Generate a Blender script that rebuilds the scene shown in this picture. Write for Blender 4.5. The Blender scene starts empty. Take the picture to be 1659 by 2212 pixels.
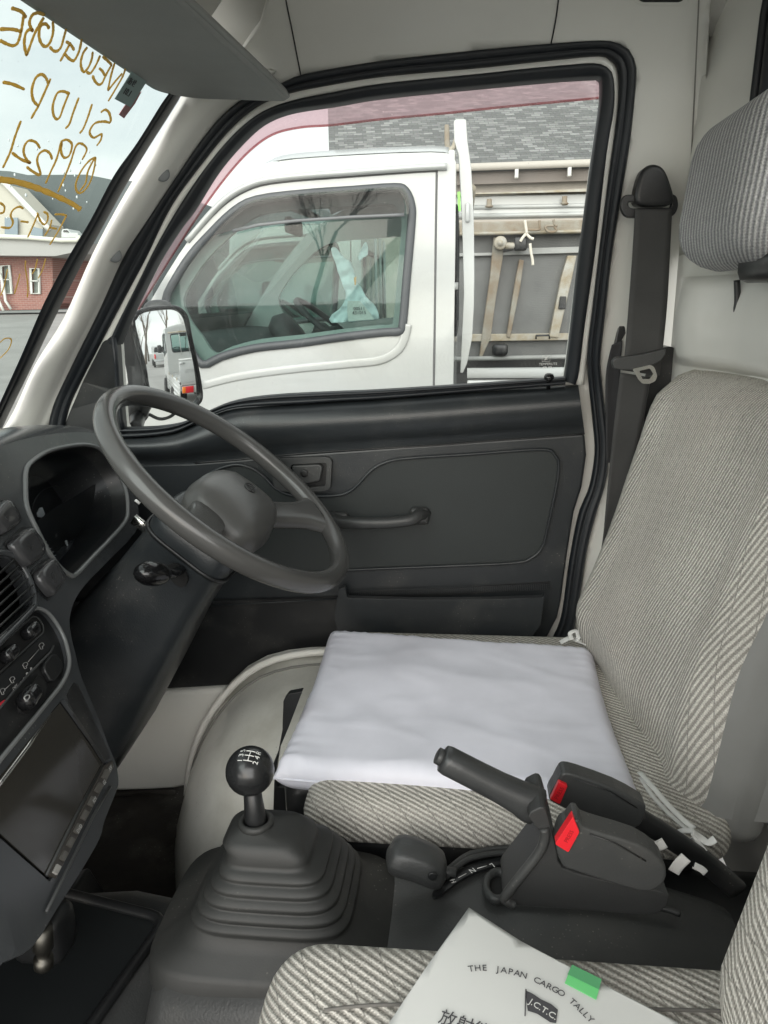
import bpy, bmesh, math, random
from mathutils import Vector, Matrix, noise
from mathutils.geometry import delaunay_2d_cdt
random.seed(7)
scene = bpy.context.scene
R = math.radians
# ------------------------------------------------------------------ camera
F = 1640.0; YAW = R(6); PIT = R(15.6); ROLL = R(1.0); CAM = Vector((0, 0, 1.28))
fw = Vector((-math.sin(YAW)*math.cos(PIT), math.cos(YAW)*math.cos(PIT), -math.sin(PIT)))
rt0 = Vector((math.cos(YAW), math.sin(YAW), 0)); up0 = rt0.cross(fw)
rt = rt0*math.cos(ROLL) - up0*math.sin(ROLL); up = up0*math.cos(ROLL) + rt0*math.sin(ROLL)
cd = bpy.data.cameras.new("camera"); cam = bpy.data.objects.new("camera", cd)
scene.collection.objects.link(cam); scene.camera = cam
M = Matrix((rt, up, -fw)).transposed().to_4x4(); M.translation = CAM; cam.matrix_world = M
cd.sensor_fit = 'VERTICAL'; cd.sensor_height = 24; cd.lens = 24*F/2212.0
cd.clip_start = 0.02; cd.clip_end = 2000
# ------------------------------------------------------------------ world + sun + exposure
SUN_EL, SUN_AZ = R(14), R(-93)          # overcast glow from behind the camera
w = bpy.data.worlds.new("World"); scene.world = w; w.use_nodes = True
nt = w.node_tree; nt.nodes.clear()
def N(nt, t, **k):
    n = nt.nodes.new(t)
    for a, b in k.items():
        if a in n.inputs.keys() if hasattr(n.inputs, 'keys') else False: n.inputs[a].default_value = b
        else: setattr(n, a, b)
    return n
sky = N(nt, 'ShaderNodeTexSky'); sky.sky_type = 'NISHITA'; sky.sun_disc = False
sky.sun_elevation = SUN_EL; sky.sun_rotation = R(190); sky.dust_density = 4; sky.air_density = 1
b1 = N(nt, 'ShaderNodeBackground'); b1.inputs[1].default_value = 0.07
nt.links.new(sky.outputs[0], b1.inputs[0])
tc = N(nt, 'ShaderNodeTexCoord'); mp = N(nt, 'ShaderNodeMapping'); mp.inputs['Scale'].default_value = (1.2, 1.2, 5)
nt.links.new(tc.outputs['Generated'], mp.inputs[0])
nz = N(nt, 'ShaderNodeTexNoise'); nz.inputs['Scale'].default_value = 1.6; nz.inputs['Detail'].default_value = 5; nz.inputs['Roughness'].default_value = .5
nt.links.new(mp.outputs[0], nz.inputs['Vector'])
cr_ = N(nt, 'ShaderNodeValToRGB'); cr_.color_ramp.elements[0].position = .36; cr_.color_ramp.elements[1].position = .64
cr_.color_ramp.elements[0].color = (.66, .70, .71, 1); cr_.color_ramp.elements[1].color = (.93, .94, .90, 1)
nt.links.new(nz.outputs['Fac'], cr_.inputs[0])
b2 = N(nt, 'ShaderNodeBackground'); b2.inputs[1].default_value = .60
nt.links.new(cr_.outputs[0], b2.inputs[0])
mx = N(nt, 'ShaderNodeMixShader'); mx.inputs[0].default_value = .88
nt.links.new(b1.outputs[0], mx.inputs[1]); nt.links.new(b2.outputs[0], mx.inputs[2])
wo = N(nt, 'ShaderNodeOutputWorld'); nt.links.new(mx.outputs[0], wo.inputs[0])
sd = bpy.data.lights.new("sun", 'SUN'); sd.energy = 3.0; sd.angle = R(100); sd.color = (1, .985, .96)
sun = bpy.data.objects.new("sun", sd); scene.collection.objects.link(sun)
sdir = Vector((math.cos(SUN_AZ)*math.cos(SUN_EL), math.sin(SUN_AZ)*math.cos(SUN_EL), math.sin(SUN_EL)))
sun.rotation_euler = sdir.to_track_quat('Z', 'Y').to_euler()
scene.view_settings.view_transform = 'Standard'; scene.view_settings.look = 'None'
scene.view_settings.exposure = 1.25; scene.view_settings.gamma = 1
scene.cycles.max_bounces = 10; scene.cycles.transparent_max_bounces = 16
scene.cycles.diffuse_bounces = 5; scene.cycles.glossy_bounces = 5
# ------------------------------------------------------------------ projection helpers (picture point -> point on a real surface)
def ray(px, py): return rt*((px-829.5)/F) - up*((py-1106)/F) + fw
class Pl:
    def __init__(s, p, n, off=0.0):
        s.n = Vector(n).normalized(); s.p = Vector(p)
        if s.n.dot(CAM - s.p) < 0: s.n = -s.n
        s.p = s.p + s.n*off; s.base = (p, n)
    def __call__(s, px, py, off=0.0):
        d = ray(px, py); t = (s.p + s.n*off - CAM).dot(s.n)/d.dot(s.n); return CAM + d*t
    def o(s, off): return Pl(s.p + s.n*off, s.n)
def PY(y): return Pl((0, y, 0), (0, -1, 0))
def PX(x): return Pl((x, 0, 0), (-1 if x > 0 else 1, 0, 0))
def PZ(z): return Pl((0, 0, z), (0, 0, 1))
def S(px, py, off=0.0):              # inside surface of the right-hand door side: upright below the belt, leaning in above it
    a = PY(1.15)(px, py, off)
    if a.z < 1.15: return a
    return Pl((0, 1.15, 1.15), (0, -1, -.225))(px, py, off)
def So(off): return lambda px, py: S(px, py, off)
D = Pl((-.36, .60, .885), (.928, .158, .373))      # dashboard face
W = Pl((-.357, 1.0, 1.531), (-.764, 0, .646))      # windscreen
def q4(x, y, y0=0, x0=0): return (x0+x/4.0, y0+y/4.0)
# ------------------------------------------------------------------ mesh helpers
def link(name, me, mat, parent=None, smooth=False):
    o = bpy.data.objects.new(name, me); scene.collection.objects.link(o)
    if mat is not None:
        for m in (mat if isinstance(mat, (list, tuple)) else [mat]): me.materials.append(m)
    if parent is not None: o.parent = parent
    if smooth:
        for p in me.polygons: p.use_smooth = True
    return o
def mesh(name, vs, fs, mat, parent=None, smooth=False):
    me = bpy.data.meshes.new(name); me.from_pydata([tuple(v) for v in vs], [], fs); me.validate(); me.update()
    return link(name, me, mat, parent, smooth)
def empty(name, loc=(0, 0, 0)):
    o = bpy.data.objects.new(name, None); o.location = loc; o.empty_display_size = .1
    scene.collection.objects.link(o); return o
def tag(o, label=None, cat=None, group=None, kind=None):
    if label: o['label'] = label
    if cat: o['category'] = cat
    if group: o['group'] = group
    if kind: o['kind'] = kind
    return o
def cr(pts, n=5, closed=False):
    P = [Vector(p) for p in pts]; m = len(P); out = []
    rng = m if closed else m-1
    for i in range(rng):
        g = (lambda k: P[k % m]) if closed else (lambda k: P[max(0, min(m-1, k))])
        p0, p1, p2, p3 = g(i-1), g(i), g(i+1), g(i+2)
        for j in range(n):
            t = j/n
            out.append(.5*((2*p1) + (p2-p0)*t + (2*p0-5*p1+4*p2-p3)*t*t + (3*p1-p0-3*p2+p3)*t**3))
    if not closed: out.append(P[-1].copy())
    return out
def cr2(pts, n=5, closed=True): return [(p.x, p.y) for p in cr([(a, b, 0) for a, b in pts], n, closed)]
def rnd(pts, r, n=4):                 # round the corners of a 2D outline
    out = []; m = len(pts)
    for i in range(m):
        p = Vector(pts[i]).to_2d() if len(pts[i]) > 2 else Vector(pts[i]); a = Vector(pts[i-1][:2]); b = Vector(pts[(i+1) % m][:2])
        rr = r if not isinstance(r, (list, tuple)) else r[i]
        da, db = (a-p), (b-p); k = min(rr, da.length*.48, db.length*.48)
        if k < 1e-6: out.append(tuple(p)); continue
        s, e = p+da.normalized()*k, p+db.normalized()*k
        for j in range(n+1):
            t = j/n; q = s*(1-t)**2 + p*2*t*(1-t) + e*t*t; out.append((q.x, q.y))
    return out
def inside(x, y, poly):
    c = False; j = len(poly)-1
    for i in range(len(poly)):
        xi, yi = poly[i][0], poly[i][1]; xj, yj = poly[j][0], poly[j][1]
        if (yi > y) != (yj > y) and x < (xj-xi)*(y-yi)/(yj-yi+1e-12)+xi: c = not c
        j = i
    return c
def solid(o, t, off=-1, bev=0, seg=2):
    if t:
        m = o.modifiers.new('solid', 'SOLIDIFY'); m.thickness = t; m.offset = off
    if bev:
        b = o.modifiers.new('bevel', 'BEVEL'); b.width = bev; b.segments = seg; b.limit_method = 'ANGLE'; b.angle_limit = R(40)
    return o
def panel(name, outline, fn, mat, parent=None, holes=(), thick=.004, bev=0, grid=None, smooth=False, seg=2, flip=False, eye=None):
    vs = [Vector((p[0], p[1])) for p in outline]; ed = [(i, (i+1) % len(outline)) for i in range(len(outline))]
    for h in holes:
        k = len(vs); vs += [Vector((p[0], p[1])) for p in h]; ed += [(k+i, k+(i+1) % len(h)) for i in range(len(h))]
    if grid:
        x0 = min(v.x for v in vs); x1 = max(v.x for v in vs); y0 = min(v.y for v in vs); y1 = max(v.y for v in vs)
        nx = int((x1-x0)/grid); ny = int((y1-y0)/grid)
        for i in range(1, nx+1):
            for j in range(1, ny+1):
                x = x0+i*grid+(j % 2)*grid*.5; y = y0+j*grid
                if inside(x, y, outline) and not any(inside(x, y, h) for h in holes): vs.append(Vector((x, y)))
    rv, re, rf = delaunay_2d_cdt(vs, ed, [], 0, 1e-5)[:3]
    fs = []
    for f in rf:
        cx = sum(rv[i].x for i in f)/len(f); cy = sum(rv[i].y for i in f)/len(f)
        if inside(cx, cy, outline) and not any(inside(cx, cy, h) for h in holes): fs.append(list(f))
    V = [fn(v.x, v.y) for v in rv]
    bm = bmesh.new(); bv = [bm.verts.new(v) for v in V]
    for f in fs:
        try: bm.faces.new([bv[i] for i in f])
        except ValueError: pass
    for v in [v for v in bm.verts if not v.link_faces]: bm.verts.remove(v)
    bm.normal_update()
    e = Vector(eye) if eye is not None else CAM
    for f in bm.faces:
        if f.normal.dot(e - f.calc_center_median()) < 0: f.normal_flip()
        if flip: f.normal_flip()
    if not grid and not smooth:
        bmesh.ops.dissolve_limit(bm, angle_limit=R(1), verts=bm.verts, edges=bm.edges)
    me = bpy.data.meshes.new(name); bm.to_mesh(me); bm.free()
    o = link(name, me, mat, parent, smooth)
    return solid(o, thick, -1, bev, seg)
def sweep(name, path, a, b, mat, parent=None, closed=False, nrm=(0, -1, 0), seg=8, sq=1.0, cap=True, tw=None):
    P = [Vector(p) for p in path]; m = len(P); vs = []; fs = []
    for i in range(m):
        if closed: t = P[(i+1) % m]-P[i-1]
        else: t = P[min(m-1, i+1)]-P[max(0, i-1)]
        t.normalize(); Nn = Vector(nrm[i] if isinstance(nrm, list) else nrm); s = t.cross(Nn)
        if s.length < 1e-5: s = t.cross(Vector((.01, .02, 1)))
        s.normalize(); Nn = s.cross(t).normalized()
        aa = a[i] if isinstance(a, list) else a; bb = b[i] if isinstance(b, list) else b
        for k in range(seg):
            th = 2*math.pi*(k+.5)/seg; c, d = math.cos(th), math.sin(th)
            c = math.copysign(abs(c)**sq, c); d = math.copysign(abs(d)**sq, d)
            vs.append(P[i]+s*aa*c+Nn*bb*d)
    for i in range(m if closed else m-1):
        for k in range(seg):
            a0 = i*seg+k; a1 = i*seg+(k+1) % seg; b0 = ((i+1) % m)*seg+k; b1 = ((i+1) % m)*seg+(k+1) % seg
            fs.append((a0, a1, b1, b0))
    if not closed and cap: fs.append(tuple(range(seg-1, -1, -1))); fs.append(tuple(range((m-1)*seg, m*seg)))
    return mesh(name, vs, fs, mat, parent, True)
def loft(name, rows, mat, parent=None, closed=False, thick=0, smooth=True, capends=False, sub=0, uv=None, ccyc=False):
    n = len(rows[0]); m = len(rows); vs = [Vector(p) for r in rows for p in r]; fs = []
    for i in range(m if ccyc else m-1):
        for k in range(n if closed else n-1):
            fs.append((i*n+k, i*n+(k+1) % n, ((i+1) % m)*n+(k+1) % n, ((i+1) % m)*n+k))
    if capends: fs.append(tuple(range(n-1, -1, -1))); fs.append(tuple(range((m-1)*n, m*n)))
    o = mesh(name, vs, fs, mat, parent, smooth)
    bm = bmesh.new(); bm.from_mesh(o.data)
    if closed and capends: bmesh.ops.recalc_face_normals(bm, faces=bm.faces)
    bm.to_mesh(o.data); bm.free()
    if uv: setuv(o, uv)
    if thick: solid(o, thick, 0)
    if sub:
        s = o.modifiers.new('sub', 'SUBSURF'); s.levels = sub; s.render_levels = sub
    return o
def setuv(o, fn):
    u = o.data.uv_layers.new(name='rib')
    for l in o.data.loops: u.data[l.index].uv = fn(o.data.vertices[l.vertex_index].co)
def rbox(name, size, r, mat, parent=None, loc=(0, 0, 0), rot=(0, 0, 0), n=6, fn=None, mtx=None, smooth=True, uv=None):
    n = max(3, n); bm = bmesh.new(); bmesh.ops.create_cube(bm, size=2)
    if n > 1: bmesh.ops.subdivide_edges(bm, edges=bm.edges[:], cuts=n-1, use_grid_fill=True)
    h = Vector(size)*.5; r = min(r, min(h)*.999)
    for v in bm.verts:
        c = v.co.copy(); q = Vector()
        for i in range(3):
            s = c[i]; a = abs(s); t = math.copysign(1-(1-a)**1.0, s); q[i] = t*h[i]
        # push grid towards edges so the rounding is resolved
        for i in range(3):
            a = abs(c[i]); k = 1-(r/h[i]) if h[i] > 0 else 0
            g = 2.0*(max(1, n//4) if n >= 5 else 1)/n
            a2 = (a/(1-g))*k if a <= 1-g+1e-6 else k+math.sin(math.pi/2*(a-(1-g))/g)*(1-k) if n >= 8 else k+(a-(1-g))/g*(1-k)
            q[i] = math.copysign(a2*h[i], c[i])
        inner = Vector((max(-h.x+r, min(h.x-r, q.x)), max(-h.y+r, min(h.y-r, q.y)), max(-h.z+r, min(h.z-r, q.z))))
        d = q-inner
        v.co = inner+d.normalized()*r if d.length > 1e-7 else q
    X = mtx if mtx is not None else (Matrix.Translation(Vector(loc)) @ Matrix.Rotation(rot[2], 4, 'Z') @ Matrix.Rotation(rot[1], 4, 'Y') @ Matrix.Rotation(rot[0], 4, 'X'))
    for v in bm.verts:
        if fn: v.co = Vector(fn(v.co.copy()))
        v.co = X @ v.co
    bmesh.ops.recalc_face_normals(bm, faces=bm.faces)
    me = bpy.data.meshes.new(name); bm.to_mesh(me); bm.free()
    o = link(name, me, mat, parent, smooth)
    if uv: setuv(o, uv)
    return o
def frame(o, x, z):                  # matrix with local x along x and local z along z
    x = Vector(x).normalized(); z = Vector(z); z = (z - x*z.dot(x)).normalized(); y = z.cross(x)
    m = Matrix((x, y, z)).transposed().to_4x4(); m.translation = Vector(o); return m
def lathe(name, prof, mat, parent=None, mtx=Matrix(), seg=24, smooth=True):
    vs = []; fs = []
    for (r, z) in prof:
        for k in range(seg): t = 2*math.pi*k/seg; vs.append(mtx @ Vector((r*math.cos(t), r*math.sin(t), z)))
    m = len(prof)
    for i in range(m-1):
        for k in range(seg): fs.append((i*seg+k, i*seg+(k+1) % seg, (i+1)*seg+(k+1) % seg, (i+1)*seg+k))
    fs.append(tuple(range(seg-1, -1, -1))); fs.append(tuple(range((m-1)*seg, m*seg)))
    return mesh(name, vs, fs, mat, parent, smooth)
def ball(name, r, mat, parent, loc, sc=(1, 1, 1), mtx=None):
    bm = bmesh.new(); bmesh.ops.create_uvsphere(bm, u_segments=28, v_segments=16, radius=r)
    for v in bm.verts: v.co = Vector((v.co.x*sc[0], v.co.y*sc[1], v.co.z*sc[2]))
    X = mtx if mtx is not None else Matrix.Translation(Vector(loc))
    bmesh.ops.transform(bm, matrix=X, verts=bm.verts)
    me = bpy.data.meshes.new(name); bm.to_mesh(me); bm.free(); return link(name, me, mat, parent, True)
def join(name, objs, parent=None):
    # merge helper meshes into one part
    bm = bmesh.new(); mats = []; dg = bpy.context.evaluated_depsgraph_get()
    for o in objs:
        e = o.evaluated_get(dg); me = bpy.data.meshes.new_from_object(e)
        idx = []
        for m in o.data.materials:
            if m not in mats: mats.append(m)
            idx.append(mats.index(m))
        for p in me.polygons: p.material_index = idx[min(p.material_index, len(idx)-1)] if idx else 0
        bm.from_mesh(me); bpy.data.meshes.remove(me)
    me = bpy.data.meshes.new(name); bm.to_mesh(me); bm.free()
    par = parent if parent is not None else objs[0].parent
    for o in objs: bpy.data.objects.remove(o)
    return link(name, me, mats, par)
def text(name, s, mat, parent, mtx, size, ext=.0002, align='CENTER', post=None, shear=0, wide=1):
    c = bpy.data.curves.new(name, 'FONT'); c.body = s; c.size = size; c.extrude = ext; c.align_x = align; c.align_y = 'CENTER'; c.shear = shear
    c.resolution_u = 3
    o = bpy.data.objects.new(name, c); scene.collection.objects.link(o)
    dg = bpy.context.evaluated_depsgraph_get(); dg.update()
    me = bpy.data.meshes.new_from_object(o.evaluated_get(dg)); bpy.data.objects.remove(o)
    me.transform(Matrix.Diagonal((wide, 1, 1, 1))); me.transform(mtx)
    if post:
        for v in me.vertices: v.co = post(v.co)
    me.name = name
    return link(name, me, mat, parent)
def textp(name, s, mat, parent, fn, p0, p1, h, **k):      # text along p0->p1 (picture points) on surface fn, letter height in picture units
    a, b = fn(*p0), fn(*p1); dx, dy = p1[0]-p0[0], p1[1]-p0[1]; L = math.hypot(dx, dy)
    c = fn((p0[0]+p1[0])/2+dy/L*-h*0, (p0[1]+p1[1])/2); u = fn((p0[0]+p1[0])/2+dy/L*h, (p0[1]+p1[1])/2-dx/L*h)
    x = (b-a); m = frame(c, x, x.cross(u-c)); sz = (u-c).length*1.4
    return text(name, s, mat, parent, m, sz, **k)
# ------------------------------------------------------------------ materials
MATS = {}
def mat(name, col=(.5, .5, .5), rough=.5, metal=0, bump=0, bscale=300, var=0, vscale=6, spec=.5, coat=0, alpha=None, tint2=None, bdist=.001, detail=3, dust=0):
    if name in MATS: return MATS[name]
    m = bpy.data.materials.new(name); m.use_nodes = True; t = m.node_tree; b = t.nodes['Principled BSDF']
    b.inputs['Base Color'].default_value = (*col, 1); b.inputs['Roughness'].default_value = rough; b.inputs['Metallic'].default_value = metal
    b.inputs['Specular IOR Level'].default_value = spec; b.inputs['Coat Weight'].default_value = coat; b.inputs['Coat Roughness'].default_value = .1
    tc = t.nodes.new('ShaderNodeTexCoord')
    if var:
        n = t.nodes.new('ShaderNodeTexNoise'); n.inputs['Scale'].default_value = vscale; n.inputs['Detail'].default_value = 6; n.inputs['Roughness'].default_value = .6
        t.links.new(tc.outputs['Object'], n.inputs['Vector'])
        r = t.nodes.new('ShaderNodeValToRGB'); r.color_ramp.elements[0].position = .35; r.color_ramp.elements[1].position = .68
        c2 = tint2 or tuple(c*(1-var) for c in col)
        r.color_ramp.elements[0].color = (*c2, 1); r.color_ramp.elements[1].color = (*col, 1)
        t.links.new(n.outputs['Fac'], r.inputs[0]); t.links.new(r.outputs[0], b.inputs['Base Color'])
        mr = t.nodes.new('ShaderNodeMapRange'); mr.inputs[3].default_value = min(1, rough+.05); mr.inputs[4].default_value = max(.02, rough-.04)
        n2 = t.nodes.new('ShaderNodeTexNoise'); n2.inputs['Scale'].default_value = vscale*2.7; n2.inputs['Detail'].default_value = 7
        t.links.new(tc.outputs['Object'], n2.inputs['Vector']); t.links.new(n2.outputs['Fac'], mr.inputs[0]); t.links.new(mr.outputs[0], b.inputs['Roughness'])
    if bump:
        n = t.nodes.new('ShaderNodeTexNoise'); n.inputs['Scale'].default_value = bscale; n.inputs['Detail'].default_value = detail
        t.links.new(tc.outputs['Object'], n.inputs['Vector'])
        bp = t.nodes.new('ShaderNodeBump'); bp.inputs['Strength'].default_value = bump; bp.inputs['Distance'].default_value = bdist
        t.links.new(n.outputs['Fac'], bp.inputs['Height']); t.links.new(bp.outputs[0], b.inputs['Normal'])
    if dust:
        vv = t.nodes.new('ShaderNodeTexVoronoi'); vv.inputs['Scale'].default_value = 170; t.links.new(tc.outputs['Object'], vv.inputs['Vector'])
        ns = t.nodes.new('ShaderNodeTexNoise'); ns.inputs['Scale'].default_value = 14; ns.inputs['Detail'].default_value = 6; t.links.new(tc.outputs['Object'], ns.inputs['Vector'])
        a1 = t.nodes.new('ShaderNodeMapRange'); a1.inputs[1].default_value = .16; a1.inputs[2].default_value = .10; a1.inputs[3].default_value = 0; a1.inputs[4].default_value = 1; t.links.new(vv.outputs['Distance'], a1.inputs[0])
        a2 = t.nodes.new('ShaderNodeMapRange'); a2.inputs[1].default_value = .52; a2.inputs[2].default_value = .75; a2.inputs[3].default_value = 0; a2.inputs[4].default_value = dust; t.links.new(ns.outputs['Fac'], a2.inputs[0])
        a3 = t.nodes.new('ShaderNodeMath'); a3.operation = 'MULTIPLY_ADD'; t.links.new(a1.outputs[0], a3.inputs[0]); t.links.new(a2.outputs[0], a3.inputs[1])
        a4 = t.nodes.new('ShaderNodeMath'); a4.operation = 'MULTIPLY'; t.links.new(a2.outputs[0], a4.inputs[0]); a4.inputs[1].default_value = .16; t.links.new(a4.outputs[0], a3.inputs[2])
        mc = t.nodes.new('ShaderNodeMix'); mc.data_type = 'RGBA'; t.links.new(a3.outputs[0], mc.inputs[0]); mc.inputs[7].default_value = (.33, .31, .28, 1)
        src = b.inputs['Base Color'].links
        if src: t.links.new(src[0].from_socket, mc.inputs[6])
        else: mc.inputs[6].default_value = (*col, 1)
        t.links.new(mc.outputs[2], b.inputs['Base Color'])
    MATS[name] = m; return m
def glassmat(name, tint=(.9, .95, .93), gloss=.08, rough=.0, dirt=0, k=.75, haze=0, dcol=(.8, .8, .78), back=False):
    m = bpy.data.materials.new(name); m.use_nodes = True; t = m.node_tree; t.nodes.clear()
    tr = t.nodes.new('ShaderNodeBsdfTransparent'); tr.inputs[0].default_value = (*tint, 1)
    gl = t.nodes.new('ShaderNodeBsdfGlossy'); gl.inputs['Roughness'].default_value = rough; gl.inputs[0].default_value = (1, 1, 1, 1)
    fr = t.nodes.new('ShaderNodeLayerWeight'); fr.inputs[0].default_value = .5
    pw = t.nodes.new('ShaderNodeMath'); pw.operation = 'POWER'; pw.inputs[1].default_value = 5.0; t.links.new(fr.outputs['Facing'], pw.inputs[0])
    ad = t.nodes.new('ShaderNodeMath'); ad.operation = 'MULTIPLY_ADD'; ad.inputs[1].default_value = k; ad.inputs[2].default_value = .03*min(1, k*2)+gloss
    t.links.new(pw.outputs[0], ad.inputs[0])
    mx = t.nodes.new('ShaderNodeMixShader'); t.links.new(ad.outputs[0], mx.inputs[0]); t.links.new(tr.outputs[0], mx.inputs[1]); t.links.new(gl.outputs[0], mx.inputs[2])
    out = t.nodes.new('ShaderNodeOutputMaterial'); last = mx
    if dirt:
        df = t.nodes.new('ShaderNodeBsdfTranslucent' if back else 'ShaderNodeBsdfDiffuse'); df.inputs[0].default_value = (*dcol, 1)
        tc = t.nodes.new('ShaderNodeTexCoord'); n = t.nodes.new('ShaderNodeTexNoise'); n.inputs['Scale'].default_value = 9; n.inputs['Detail'].default_value = 8; n.inputs['Roughness'].default_value = .75
        t.links.new(tc.outputs['Object'], n.inputs['Vector'])
        v = t.nodes.new('ShaderNodeTexVoronoi'); v.inputs['Scale'].default_value = 70; t.links.new(tc.outputs['Object'], v.inputs['Vector'])
        sp = t.nodes.new('ShaderNodeMapRange'); sp.inputs[1].default_value = .06; sp.inputs[2].default_value = .035; sp.inputs[3].default_value = 0; sp.inputs[4].default_value = .5
        t.links.new(v.outputs['Distance'], sp.inputs[0])
        mr = t.nodes.new('ShaderNodeMapRange'); mr.inputs[1].default_value = .45; mr.inputs[2].default_value = .8; mr.inputs[3].default_value = haze; mr.inputs[4].default_value = dirt+haze
        t.links.new(n.outputs['Fac'], mr.inputs[0])
        m2n = t.nodes.new('ShaderNodeMath'); m2n.operation = 'MULTIPLY'; t.links.new(sp.outputs[0], m2n.inputs[0]); t.links.new(n.outputs['Fac'], m2n.inputs[1])
        m3 = t.nodes.new('ShaderNodeMath'); m3.operation = 'ADD'; t.links.new(mr.outputs[0], m3.inputs[0]); t.links.new(m2n.outputs[0], m3.inputs[1])
        m2 = t.nodes.new('ShaderNodeMixShader'); t.links.new(m3.outputs[0], m2.inputs[0]); t.links.new(mx.outputs[0], m2.inputs[1]); t.links.new(df.outputs[0], m2.inputs[2]); last = m2
    t.links.new(last.outputs[0], out.inputs[0]); MATS[name] = m; return m
def fabric(name, dark, light, lam=.0095, stitch=True):
    m = bpy.data.materials.new(name); m.use_nodes = True; t = m.node_tree; b = t.nodes['Principled BSDF']; L = t.links.new
    b.inputs['Roughness'].default_value = .95; b.inputs['Specular IOR Level'].default_value = .1
    uv = t.nodes.new('ShaderNodeUVMap'); uv.uv_map = 'rib'; sx = t.nodes.new('ShaderNodeSeparateXYZ'); L(uv.outputs[0], sx.inputs[0])
    tc = t.nodes.new('ShaderNodeTexCoord')
    def math_(op, a, bb=None, c=None):
        n = t.nodes.new('ShaderNodeMath'); n.operation = op
        for i, x in enumerate((a, bb, c)):
            if x is None: continue
            if isinstance(x, (int, float)): n.inputs[i].default_value = x
            else: L(x, n.inputs[i])
        return n.outputs[0]
    yarn = t.nodes.new('ShaderNodeTexNoise'); yarn.inputs['Scale'].default_value = 1.0; yarn.inputs['Detail'].default_value = 2
    mp = t.nodes.new('ShaderNodeMapping'); mp.inputs['Scale'].default_value = (900, 350, 1); L(uv.outputs[0], mp.inputs[0]); L(mp.outputs[0], yarn.inputs['Vector'])
    wob = t.nodes.new('ShaderNodeTexNoise'); wob.inputs['Scale'].default_value = 14; L(tc.outputs['Object'], wob.inputs['Vector'])
    ph = math_('ADD', math_('MULTIPLY', sx.outputs[0], 2*math.pi/lam), math_('MULTIPLY', yarn.outputs['Fac'], 1.6))
    ph = math_('ADD', ph, math_('MULTIPLY', wob.outputs['Fac'], 2.0))
    s = math_('MULTIPLY_ADD', math_('SINE', ph), .5, .5)
    s2 = math_('MULTIPLY_ADD', math_('SINE', math_('MULTIPLY', sx.outputs[1], 2*math.pi/.0026)), .12, 0)
    s = math_('ADD', s, s2)
    r = t.nodes.new('ShaderNodeValToRGB'); r.color_ramp.elements[0].position = .18; r.color_ramp.elements[1].position = .82
    r.color_ramp.elements[0].color = (*dark, 1); r.color_ramp.elements[1].color = (*light, 1); L(s, r.inputs[0])
    fine = t.nodes.new('ShaderNodeTexNoise'); fine.inputs['Scale'].default_value = 700; fine.inputs['Detail'].default_value = 2; L(tc.outputs['Object'], fine.inputs['Vector'])
    hs = t.nodes.new('ShaderNodeMapRange'); hs.inputs[1].default_value = .3; hs.inputs[2].default_value = .7; hs.inputs[3].default_value = .72; hs.inputs[4].default_value = 1.15; L(fine.outputs['Fac'], hs.inputs[0])
    stn = t.nodes.new('ShaderNodeTexNoise'); stn.inputs['Scale'].default_value = 7; stn.inputs['Detail'].default_value = 6; L(tc.outputs['Object'], stn.inputs['Vector'])
    st2 = t.nodes.new('ShaderNodeMapRange'); st2.inputs[1].default_value = .35; st2.inputs[2].default_value = .6; st2.inputs[3].default_value = .84; st2.inputs[4].default_value = 1.0; L(stn.outputs['Fac'], st2.inputs[0])
    hs2 = math_('MULTIPLY', hs.outputs[0], st2.outputs[0])
    col = t.nodes.new('ShaderNodeVectorMath'); col.operation = 'SCALE'; L(r.outputs[0], col.inputs[0]); L(hs2, col.inputs[3])
    outc = col.outputs[0]
    if stitch:
        # thin broken thread lines crossing the ribs at a low angle
        w1 = math_('ADD', math_('MULTIPLY', sx.outputs[0], 1.0), math_('MULTIPLY', sx.outputs[1], .55))
        fr = math_('FRACT', math_('DIVIDE', w1, .030))
        ln = math_('LESS_THAN', fr, .045)
        ds = math_('GREATER_THAN', math_('SINE', ph), -.2)
        k = math_('MULTIPLY', math_('MULTIPLY', ln, ds), .5)
        mxn = t.nodes.new('ShaderNodeMix'); mxn.data_type = 'RGBA'; L(k, mxn.inputs[0]); L(outc, mxn.inputs[6]); mxn.inputs[7].default_value = (.06, .055, .05, 1); outc = mxn.outputs[2]
    L(outc, b.inputs['Base Color'])
    bp = t.nodes.new('ShaderNodeBump'); bp.inputs['Strength'].default_value = .8; bp.inputs['Distance'].default_value = .0016
    L(math_('ADD', s, math_('MULTIPLY', fine.outputs['Fac'], .6)), bp.inputs['Height']); L(bp.outputs[0], b.inputs['Normal'])
    MATS[name] = m; return m
PLA = mat('dark_trim_plastic', (.026, .030, .033), .34, bump=.6, bscale=480, var=.25, vscale=5, bdist=.0004, dust=.45)
DSH = mat('dashboard_plastic', (.055, .059, .063), .24, bump=.12, bscale=1100, var=.12, vscale=9, bdist=.0003, dust=.45)
BLK = mat('black_plastic', (.016, .017, .018), .38, bump=.15, bscale=700, var=.3, vscale=12, bdist=.0003, dust=.45)
GLB = mat('gloss_black_plastic', (.012, .012, .013), .16, bump=0, var=.3, vscale=20)
RUB = mat('weatherstrip_rubber', (.012, .015, .019), .45, bump=.2, bscale=500, var=.3, vscale=10, bdist=.0004)
CRM = mat('cream_painted_steel', (.77, .765, .715), .30, bump=.05, bscale=30, var=.12, vscale=3, coat=.12)
HDL = mat('cream_vinyl_lining', (.62, .615, .58), .62, bump=.25, bscale=600, var=.10, vscale=4, bdist=.0005)
WHT = mat('white_body_paint', (.43, .445, .445), .22, bump=.02, bscale=8, var=.10, vscale=1.6, coat=.6, tint2=(.385, .39, .37))
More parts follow.
